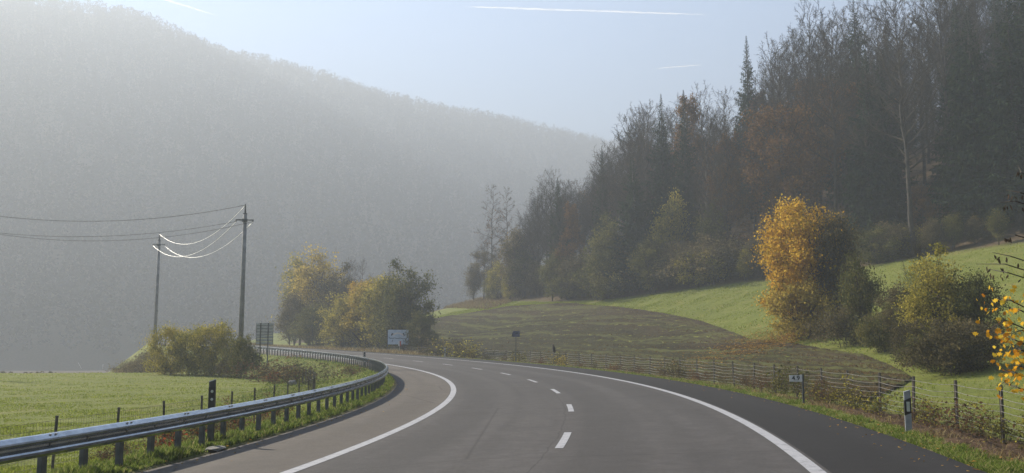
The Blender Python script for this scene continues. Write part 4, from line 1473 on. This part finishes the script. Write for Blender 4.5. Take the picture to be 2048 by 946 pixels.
NAMED = [
    (LARCH[0], 'bare_tree', 984, 3, 360, .8, None, 'slender hazy larch, left one of the pair at the forest end'),
    (LARCH[1], 'bare_tree', 1014, 3, 366, .8, None, 'slender hazy larch, right one of the pair at the forest end'),
    (LEAFY[3], 'leafy_tree', 948, 0, 530, .9, 'dull', 'faint brown tree at the outermost left tip of the forest'),
    (RUSS[0], 'russet_tree', 968, 2, 470, 1.1, 'dull', 'brownish twiggy tree on the left side of the larch pair'),
    (LEAFY[1], 'leafy_tree', 1036, 2, 462, .9, 'dull', 'dull brown tree on the right side of the larch pair'),
    (LEAFY[0], 'leafy_tree', 985, 0, 545, .9, 'olive', 'low olive tree at the foot of the left larch'),
    (LEAFY[2], 'leafy_tree', 1000, 1, 520, .8, 'yellow_green', 'yellowish low tree under the larch pair'),
    (BARE[0], 'bare_tree', 1104, 4, 342, 1.1, None, 'broad bare tree right of the larch pair'),
    (BARE[2], 'bare_tree', 1075, 5, 395, 1.0, None, 'smaller bare tree between larch pair and broad bare tree'),
    (BARE[1], 'bare_tree', 1132, 6, 362, 1.1, None, 'first of three bare trees left of the narrow dark spruce'),
    (BARE[3], 'bare_tree', 1160, 7, 368, 1.1, None, 'second of three bare trees left of the narrow dark spruce'),
    (BARE[0], 'bare_tree', 1186, 8, 348, 1.1, None, 'third of three bare trees left of the narrow dark spruce'),
    (RUSS[1], 'russet_tree', 1146, 3, 410, 1.0, 'russet', 'brown-leaved tree below the three bare trees'),
    (BARE[2], 'bare_tree', 1050, 3, 430, 1.1, None, 'low bare tree close beside the larch pair'),
    (SPR[2], 'spruce_tree', 1206, 6, 290, .9, None, 'narrow dark spruce standing out against the hazy ridge'),
    (BARE[3], 'bare_tree', 1262, 8, 232, 1.1, None, 'tall bare tree just right of the narrow dark spruce'),
    (SPR[0], 'spruce_tree', 1328, 9, 186, 1.0, None, 'spruce tip at the left of two on the forest skyline'),
    (SPR[2], 'spruce_tree', 1374, 9, 178, 1.0, None, 'spruce tip at the right of two on the forest skyline'),
    (SPR[0], 'spruce_tree', 1506, 26, 70, 1.0, None, 'tallest spruce tip standing against the blue sky'),
    (SPR[1], 'spruce_tree', 1775, 8, 105, 1.05, None, 'big broad dark spruce above the orange tree, to its right'),
    (SPR[1], 'spruce_tree', 1960, 7, 10, 1.1, None, 'massive dark spruce near the right edge of the picture'),
    (SPR[0], 'spruce_tree', 2040, 6, -40, 1.1, None, 'dark spruce cut by the right edge of the picture'),
    (LEAFY[0], 'leafy_tree', 1215, 1, 445, .8, 'olive', 'olive green tree at the forest edge below the narrow spruce'),
    (LEAFY[3], 'leafy_tree', 1342, 4, 390, .7, 'yellow_green', 'small yellow-tinged tree before the dark trunks'),
    (LEAFY[3], 'leafy_tree', 1425, 4, 400, .7, 'olive', 'slim olive green tree left of the orange tree'),
    (RUSS[1], 'russet_tree', 1462, 6, 270, .9, 'russet', 'russet beech with copper leaves left of the orange tree'),
    (RUSS[0], 'russet_tree', 1605, 6, 245, .95, 'russet', 'russet beech rising directly behind the orange tree'),
    (RUSS[1], 'russet_tree', 1560, 5, 330, .9, 'russet', 'lower copper-leaved tree behind the orange tree top'),
    (RUSS[0], 'russet_tree', 1845, 4, 330, .8, 'russet', 'small copper-leaved tree under the big broad spruce'),
    (BARE[1], 'bare_tree', 1675, 5, 40, 1.0, None, 'straight tall bare tree right behind the orange tree'),
    (BARE[3], 'bare_tree', 1635, 14, 15, 1.0, None, 'bare tree whose twigs arch over the skyline at the top')]
for pr, nm, px, dt, row, wd, lf, lab in NAMED:
    put(pr, nm, lab, 'tree', px, edge(px, dt), row, wd, lf, ge, zm=18)
US = [(1045, 500, 'olive'), (1075, 520, 'dull'), (1105, 505, 'olive'), (1140, 530, 'olive'), (1172, 500, 'dull'), (1205, 525, 'olive'), (1240, 480, 'olive'), (1275, 500, 'dull'), (1305, 470, 'olive'), (1335, 505, 'olive'), (1368, 480, 'dull'),
      (1400, 495, 'yellow_green'), (1432, 470, 'dull'), (1462, 490, 'olive'), (1492, 500, 'yellow_green'), (1520, 470, 'dull'), (1720, 440, 'dull'), (1760, 455, 'olive'), (1795, 440, 'dull'), (1830, 455, 'yellow_green'), (1868, 440, 'dull'), (1910, 430, 'olive'), (1955, 430, 'dull'), (2000, 420, 'olive'), (1020, 545, 'yellow_green')]
US.sort()
for i, (px, row, lf) in enumerate(US):
    put((LEAFY + BUSH)[i % 7], 'understorey_shrub', f'{nth(i)} shrub from the left along the shaded foot of the forest', 'shrub', px, edge(px, .6 + 1.2 * (i % 3)), row, .95 if i % 7 < 4 else 1.1, lf, 'shrubs along the foot of the forest', zm=12)

# --- the forest behind its edge
rf = random.Random(77)
fill = []
sv = 18.0
while sv < 158:
    tf = float(np.interp(sv, TF_S, TF_T))
    dt = 4.0
    while dt < 122:
        s2, t2 = sv + rf.uniform(-2.2, 2.2), tf + dt + rf.uniform(-2.2, 2.2)
        x, y = st_xy(s2, t2)
        x, y = float(x), float(y)
        zb = gz(x, y)
        d = y * _c + (zb + 14 - CAMZ) * _s
        px = 1024 + FPX * x / d
        if 1035 < px < 2110 and y > 40 and not (px > 1850 and dt < 8):
            row = float(np.interp(px, SKY[:, 0], SKY[:, 1])) + rf.uniform(0, 45)
            Hm = CAMZ + y * ray(px, row)[2] / ray(px, row)[1] - zb
            H = min(Hm, rf.uniform(19, 27) if px < 1550 else rf.uniform(23, 32))
            if H > 9:
                fill.append((px, dt, x, y, zb, H))
        dt += 6.2
    sv += 5.8
fill.sort()
cnt = {}
ROWS = ['front', 'second', 'third', 'fourth', 'fifth', 'rear']
for px, dt, x, y, zb, H in fill:
    u = rf.random()
    dark = px > 1700
    if u < (.22 if dark else .13):
        pr, nm, ds, lf = rf.choice(SPR), 'spruce_tree', 'dark spruce', None
    elif u < (.29 if dark else .26) and dt < 30:
        pr, nm, ds, lf = rf.choice(RUSS), 'russet_tree', 'copper-leaved beech', 'russet'
    else:
        pr, nm, ds, lf = rf.choice(BARE), 'bare_tree', 'bare brown tree', None
    rw = ROWS[min(5, int(dt / 13))]
    k_ = (ds, rw)
    i = cnt.get(k_, 0); cnt[k_] = i + 1
    plant(pr, nm, f'{nth(i)} {ds} from the left in the {rw} rank of the right-hand forest', 'tree', (x, y, zb - .1), H, rf.uniform(.95, 1.3), rf.uniform(0, 6.28), lf,
          'bark_grey' if rf.random() < .4 and px < 1500 else None, 'trees inside the right-hand forest', rf.uniform(-.03, .03))

# --- plants along the right fence
gr = 'brambles along the right-hand fence'
BL = [(1.5, 8.5, .75, 'bramble'), (3.0, 8.9, .9, 'brown_leaf'), (4.6, 8.7, .8, 'bramble'), (6.3, 8.8, .75, 'bramble'), (7.8, 8.5, .85, 'brown_leaf'), (9.4, 8.5, .85, 'bramble'), (10.9, 8.8, .6, 'brown_leaf'), (12.3, 8.2, .8, 'bramble'), (13.6, 8.0, .85, 'bramble'),
      (15.0, 7.9, .85, 'bramble'), (16.2, 8.0, .6, 'brown_leaf'), (17.6, 8.3, 1.0, 'brown_leaf'), (19.0, 8.6, .7, 'dull'), (21.0, 8.5, 1.3, 'olive'), (22.2, 8.4, 1.1, 'bramble'), (24.5, 8.6, .7, 'brown_leaf'), (27.0, 8.7, .7, 'brown_leaf'), (29.5, 8.4, .6, 'dull'), (33.2, 8.5, .6, 'red_leaf'), (37.0, 8.6, 1.2, 'dull'),
      (38.6, 8.5, .8, 'brown_leaf'), (43, 8.5, .6, 'brown_leaf'), (47, 8.6, .7, 'red_leaf'), (51, 8.6, .8, 'dull'), (54, 8.7, .7, 'brown_leaf'), (57.5, 8.6, 1.1, 'yellow'), (59.0, 8.8, 1.3, 'olive'), (62, 8.6, .7, 'red_leaf'), (66.5, 8.5, 1.3, 'bramble'), (70, 8.6, .8, 'brown_leaf'), (74, 8.6, .9, 'dull'), (78, 8.6, 1.1, 'brown_leaf'), (82, 8.8, 1.4, 'bramble'), (86, 8.8, 1.6, 'dull')]
for i, (sv, t_, H, lf) in enumerate(BL):
    p = st_pt(sv, t_, 0, True)
    wd = {'bramble': 'yellow-green bramble', 'brown_leaf': 'brown withered bramble', 'olive': 'green weed bush', 'dull': 'dark dry weed', 'red_leaf': 'reddish weed', 'yellow': 'yellow-leaved sapling'}[lf]
    plant(BRAM[i % 3], 'bramble_bush', f'{wd} by the right fence, {nth(i)} plant from the picture edge', 'bramble', p, H * .82, 1.15 if H < 1 else .8, i * 1.7, lf, None, gr)
gl = 'weeds between guardrail and mesh fence'
for i, (px, sc, lf) in enumerate([(212, .35, 'brown_leaf'), (330, .55, 'red_leaf'), (352, .45, 'red_leaf'), (392, .5, 'dull'), (420, .6, 'brown_leaf'), (462, .6, 'red_leaf'), (478, .65, 'brown_leaf'), (245, .4, 'dull'), (530, .5, 'red_leaf'), (555, .6, 'brown_leaf')]):
    sv = s_for_col(px, -8.3, -3, 30); p = st_pt(sv, -8.3, 0, True)
    plant(BRAM[i % 3], 'verge_weed', {'brown_leaf': 'brown', 'red_leaf': 'red-leaved', 'dull': 'grey'}[lf] + f' weed seen under the guardrail, {nth(i)} listed from the left post' if False else
          {'brown_leaf': 'withered brown', 'red_leaf': 'red-leaved', 'dull': 'dry grey'}[lf] + f' weed seen below the guardrail beam near its {nth(i)} gap', 'weed', p, sc, 1.0, i * 2.1, lf, None, gl)


# --- small maple overhanging from beyond the right edge of the picture
g_ = random.Random(9)
rg = np.random.default_rng(9)
mx, my = 8.55, 12.6
mz = gz(mx, my)
mp = thing('maple_sapling', 'near sapling with glowing orange leaves reaching in from the right edge', 'tree', (mx, my, mz))


def wpt(px, py, Yd):
    r_ = ray(px, py)
    k_ = Yd / r_[1]
    return Vector((r_[0] * k_ - mx, Yd - my, CAMZ + r_[2] * k_ - mz))


q = MB(); q.tube([(0, 0, -.3), (.03, 0, 1.2), (-.05, .05, 2.4), (.0, .1, 3.9)], [.06, .05, .038, .012], 8); q.build('trunk', M['bark'], mp, True)
br = MB(); LC = []; DC = []
limbs = [((1.15,), (2010, 640, 12.9), (1962, 668, 13.2)), ((1.3,), (2020, 600, 12.6), (1975, 600, 13.0)), ((1.0,), (2030, 680, 12.2), (1990, 655, 12.6)), ((.7,), (2030, 745, 12.3), (1992, 740, 12.6)), ((.6,), (2035, 775, 12.0), (2005, 765, 12.4)),
         ((1.2,), (2040, 620, 11.9), (2012, 615, 12.2)), ((.9,), (2042, 700, 12.0), (2028, 690, 12.4)), ((.65,), (2046, 735, 12.6), (2030, 722, 12.8)), ((.95,), (2044, 660, 12.7), (2020, 668, 12.5)), ((.8,), (2046, 700, 12.8), (2000, 690, 13.0))]
for (z0,), a, b in limbs:
    p0 = Vector((0, 0, z0)); p1 = wpt(*a); p2 = wpt(*b)
    br.tube([p0, p0.lerp(p1, .5) + Vector((0, 0, .06)), p1, p2], [.018, .012, .008, .003], 5, cap=False)
    for k_ in range(24):
        u = g_.random()
        c = p0.lerp(p1, .55 + .45 * u) if k_ % 3 == 0 else p1.lerp(p2, u)
        e = c + rv(g_, .17)
        br.twig(c, e, .003)
        LC.append(tuple(e))
dark = [((2.3,), (2010, 528, 12.8), (1952, 528, 13.2)), ((2.4,), (2020, 512, 12.6), (1985, 505, 12.8)), ((2.2,), (2015, 545, 12.5), (1975, 538, 12.9)), ((3.2,), (2030, 402, 12.6), (2000, 405, 12.8)), ((3.3,), (2040, 385, 12.5), (2012, 380, 12.7)), ((2.8,), (2030, 470, 12.6), (2008, 470, 12.8)), ((3.5,), (2042, 345, 12.5), (2036, 330, 12.7))]
for (z0,), a, b in dark:
    p0 = Vector((0, 0, z0)); p1 = wpt(*a); p2 = wpt(*b)
    br.tube([p0, p0.lerp(p1, .5), p1, p2], [.014, .010, .007, .003], 5, cap=False)
    for k_ in range(9):
        c = p1.lerp(p2, g_.random()) if k_ % 3 else p0.lerp(p1, .6 + .4 * g_.random())
        DC.append(tuple(c + Vector((0, 0, -.05)) + rv(g_, .02)))
br.build('branches', M['bark'], mp)


def maple_leaf(c, size, g_, mat, nm, par, hang=False):
    """lobed leaf: a fan of points round the stalk"""
    prof = [(0, -.15), (.25, -.35), (.35, -.05), (.8, .0), (.5, .3), (.55, .65), (.2, .55), (0, 1.0)]
    prof = prof + [(-x, y) for x, y in reversed(prof[1:-1])]
    if hang:
        prof = [(0, -.1), (.16, .2), (.22, .6), (.1, 1.0), (0, 1.2), (-.12, .9), (-.2, .5), (-.12, .2)]
    q = MB()
    vs = [(x * size, .12 * size * math.sin(3 * x) + .1 * size * y * y, -y * size) for x, y in prof]
    q.add([(0, .03 * size, -.3 * size)] + vs, [(0, i + 1, (i + 1) % len(vs) + 1) for i in range(len(vs))], 0, g_.random())
    o = q.build(nm, M[mat], par)
    o.location = c
    o.rotation_euler = (g_.uniform(-.7, .7), g_.uniform(-.6, .6), g_.uniform(0, 6.28))
    return o


for c in LC:
    maple_leaf(c, g_.uniform(.034, .058), g_, 'maple', 'leaf', mp)
for c in DC:
    maple_leaf(c, g_.uniform(.05, .07), g_, 'dry_leaf', 'dry_leaf', mp, True)

# --- far woods: nobody could count these
def far_wood(name, X, Y, H, nq, size, mat, seed, label, conif=.35):
    q = np.random.default_rng(seed)
    n = len(X)
    Z = ground_z(X, Y)
    idx = np.repeat(np.arange(n), nq)
    k_ = len(idx)
    u = q.uniform(0, 1, k_)
    con = (q.uniform(0, 1, n) < conif)[idx]
    r = np.where(con, .20 * (1.02 - u), .30 * np.sqrt(np.clip(1 - (2 * u - 1.05) ** 2, 0.02, 1))) * H[idx] * q.uniform(.5, 1.05, k_)
    a = q.uniform(0, 6.283, k_)
    C = np.stack([X[idx] + np.cos(a) * r, Y[idx] + np.sin(a) * r, Z[idx] + H[idx] * (.12 + .88 * u)], 1)
    V, F = leaf_quads(C, size, q, .7)
    hue = q.uniform(-.3, .3, n)
    v = np.clip(.45 + hue[idx] - .25 * con + q.normal(0, .12, k_), 0, 1)
    return tag(link(name, np_mesh(name, V, F, M[mat], v)), label, 'forest', kind='stuff')


q = np.random.default_rng(91)
n = 70000
Yh = q.uniform(300, 1450, n); Xh = Yh * q.uniform(-.60, .30, n)
hzv = hill_z(Xh, Yh)
far_side = (hzv > 4) & (ground_z(Xh, Yh) - hzv < .5)
sH, tH = nearest(Xh[far_side], Yh[far_side])
Xh, Yh = Xh[far_side], Yh[far_side]
Xh, Yh = Xh[:16000], Yh[:16000]
far_wood('hill_forest', Xh, Yh, q.uniform(9, 17, len(Xh)), 42, .85, 'far_leaf', 5, 'mixed autumn forest covering the hazy ridge on the left')
# extra trees along the skyline of the ridge
kk = q.uniform(0, 1, 520); seg = q.integers(2, len(RIDGE) - 1, 520)
Xr = RIDGE[seg, 0] * (1 - kk) + RIDGE[seg + 1, 0] * kk + q.normal(0, 5, 520)
Yr = RIDGE[seg, 1] * (1 - kk) + RIDGE[seg + 1, 1] * kk + q.normal(0, 5, 520)
far_wood('ridge_trees', Xr, Yr, q.uniform(8, 16, 520), 60, .8, 'far_leaf', 6, 'ragged line of trees on the crest of the hazy ridge', .4)
n = 600
Ys = q.uniform(93, 150, n); Xs = Ys * q.uniform(-.62, -.20, n)
ssx, ttx = nearest(Xs, Ys)
k_ = ttx < -20
far_wood('valley_scrub', Xs[k_], Ys[k_], q.uniform(.4, 1.3, int(k_.sum())), 120, .11, 'dull', 7, 'brownish scrub in the hollow beyond the left meadow', .1)
n = 2600
Ys = q.uniform(400, 700, n); Xs = Ys * q.uniform(-.60, -.17, n)
ssx, ttx = nearest(Xs, Ys)
k_ = ((ttx < -10) | (ssx > 200)) & (hill_z(Xs, Ys) < 6) 
far_wood('valley_wood', Xs[k_], Ys[k_], q.uniform(6, 13, int(k_.sum())), 70, .55, 'far_leaf', 8, 'dim spruces at the foot of the hazy ridge', .9)
# brown scrub bank at the left end of the right-hand forest
n = 7000
px_ = q.uniform(850, 1010, 260); 
cx, cy = hit(920, 600)
s1 = q.uniform(136, 178, n); t1 = q.uniform(44, 62, n)
X, Y = st_xy(s1, t1)
tag(blades('bank_scrub', X, Y, .55, .10, M['straw'], 12, .8, base_v=np.full(n, .3)), 'tawny tussocks on the bank at the far end of the forest', 'scrub', kind='stuff')
n = 9000
s1 = q.uniform(88, 160, n); t1 = 6.4 + np.abs(q.normal(1.6, 1.6, n))
X, Y = st_xy(s1, t1)
tag(blades('far_verge_grass', X, Y, .5, .07, M['straw'], 13, .8), 'dry tawny grass under the roadside trees beyond the bend', 'dry grass', kind='stuff')

# ------------------------------------------------------------------ contrails high above the haze
def contrail(label, a, b, D, w0, w1, seed):
    r1, r2 = ray(*a), ray(*b)
    A_ = Vector(r1 / r1[1] * D) + Vector((0, 0, CAMZ)); B_ = Vector(r2 / r2[1] * D * 1.06) + Vector((0, 0, CAMZ))
    g_ = random.Random(seed)
    q = MB()
    pts, rd = [], []
    for i in range(41):
        k_ = i / 40
        pts.append(A_.lerp(B_, k_) - A_ + Vector((0, 0, g_.uniform(-.8, .8))))
        rd.append((w0 + (w1 - w0) * k_) * (1 if 1 < i < 39 else .15) * g_.uniform(.8, 1.2) * min(1, .25 + (1 - abs(2 * k_ - 1)) * 2))
    q.tube(pts, rd, 8)
    o = q.build('contrail', M['contrail'], None, True)
    o.location = A_
    return tag(o, label, 'contrail', 'contrails in the sky')


m, t, out = newmat('contrail')
d_ = N(t, 'BsdfDiffuse'); d_.inputs[0].default_value = (.9, .9, .92, 1)
tl = N(t, 'BsdfTranslucent'); tl.inputs[0].default_value = (.9, .9, .92, 1)
ms = N(t, 'MixShader'); ms.inputs[0].default_value = .55
t.links.new(d_.outputs[0], ms.inputs[1]); t.links.new(tl.outputs[0], ms.inputs[2])
tp_ = N(t, 'BsdfTransparent')
ge_ = N(t, 'NewGeometry')
al = ramp(t, noise(t, stretch(t, ge_.outputs['Position'], (.01, .01, .05)), 1.0, 4, .6), [(.3, (.15, .15, .15)), (.65, (.6, .6, .6))])
m2 = N(t, 'MixShader')
t.links.new(al, m2.inputs[0]); t.links.new(tp_.outputs[0], m2.inputs[1]); t.links.new(ms.outputs[0], m2.inputs[2])
t.links.new(m2.outputs[0], out.inputs[0])
M['contrail'] = m
contrail('long thin white contrail across the upper middle of the sky', (925, 13), (1430, 30), 4000, 5.5, 3.0, 1)
contrail('short slanting contrail above the left ridge', (320, -4), (436, 32), 4200, 5.0, 1.5, 2)
contrail('faint short contrail just left of the tallest spruce', (1312, 137), (1408, 129), 4200, 3.0, 1.6, 3)

# ------------------------------------------------------------------ haze filling the valley
q = MB()
q.box((0, 0, 0), (3720, 3720, 400))
hz_ = q.build('haze', None)
hz_.data.materials.clear()
m, t, out = newmat('haze')
pv = N(t, 'VolumePrincipled')
pv.inputs['Color'].default_value = (.36, .395, .437, 1)
pv.inputs['Density'].default_value = HAZE
pv.inputs['Anisotropy'].default_value = .32
t.links.new(pv.outputs[0], out.inputs['Volume'])
hz_.data.materials.append(m)
hz_.location = (0, 0, 192)
tag(hz_, 'pale sunlit haze filling the valley', 'haze', kind='stuff')
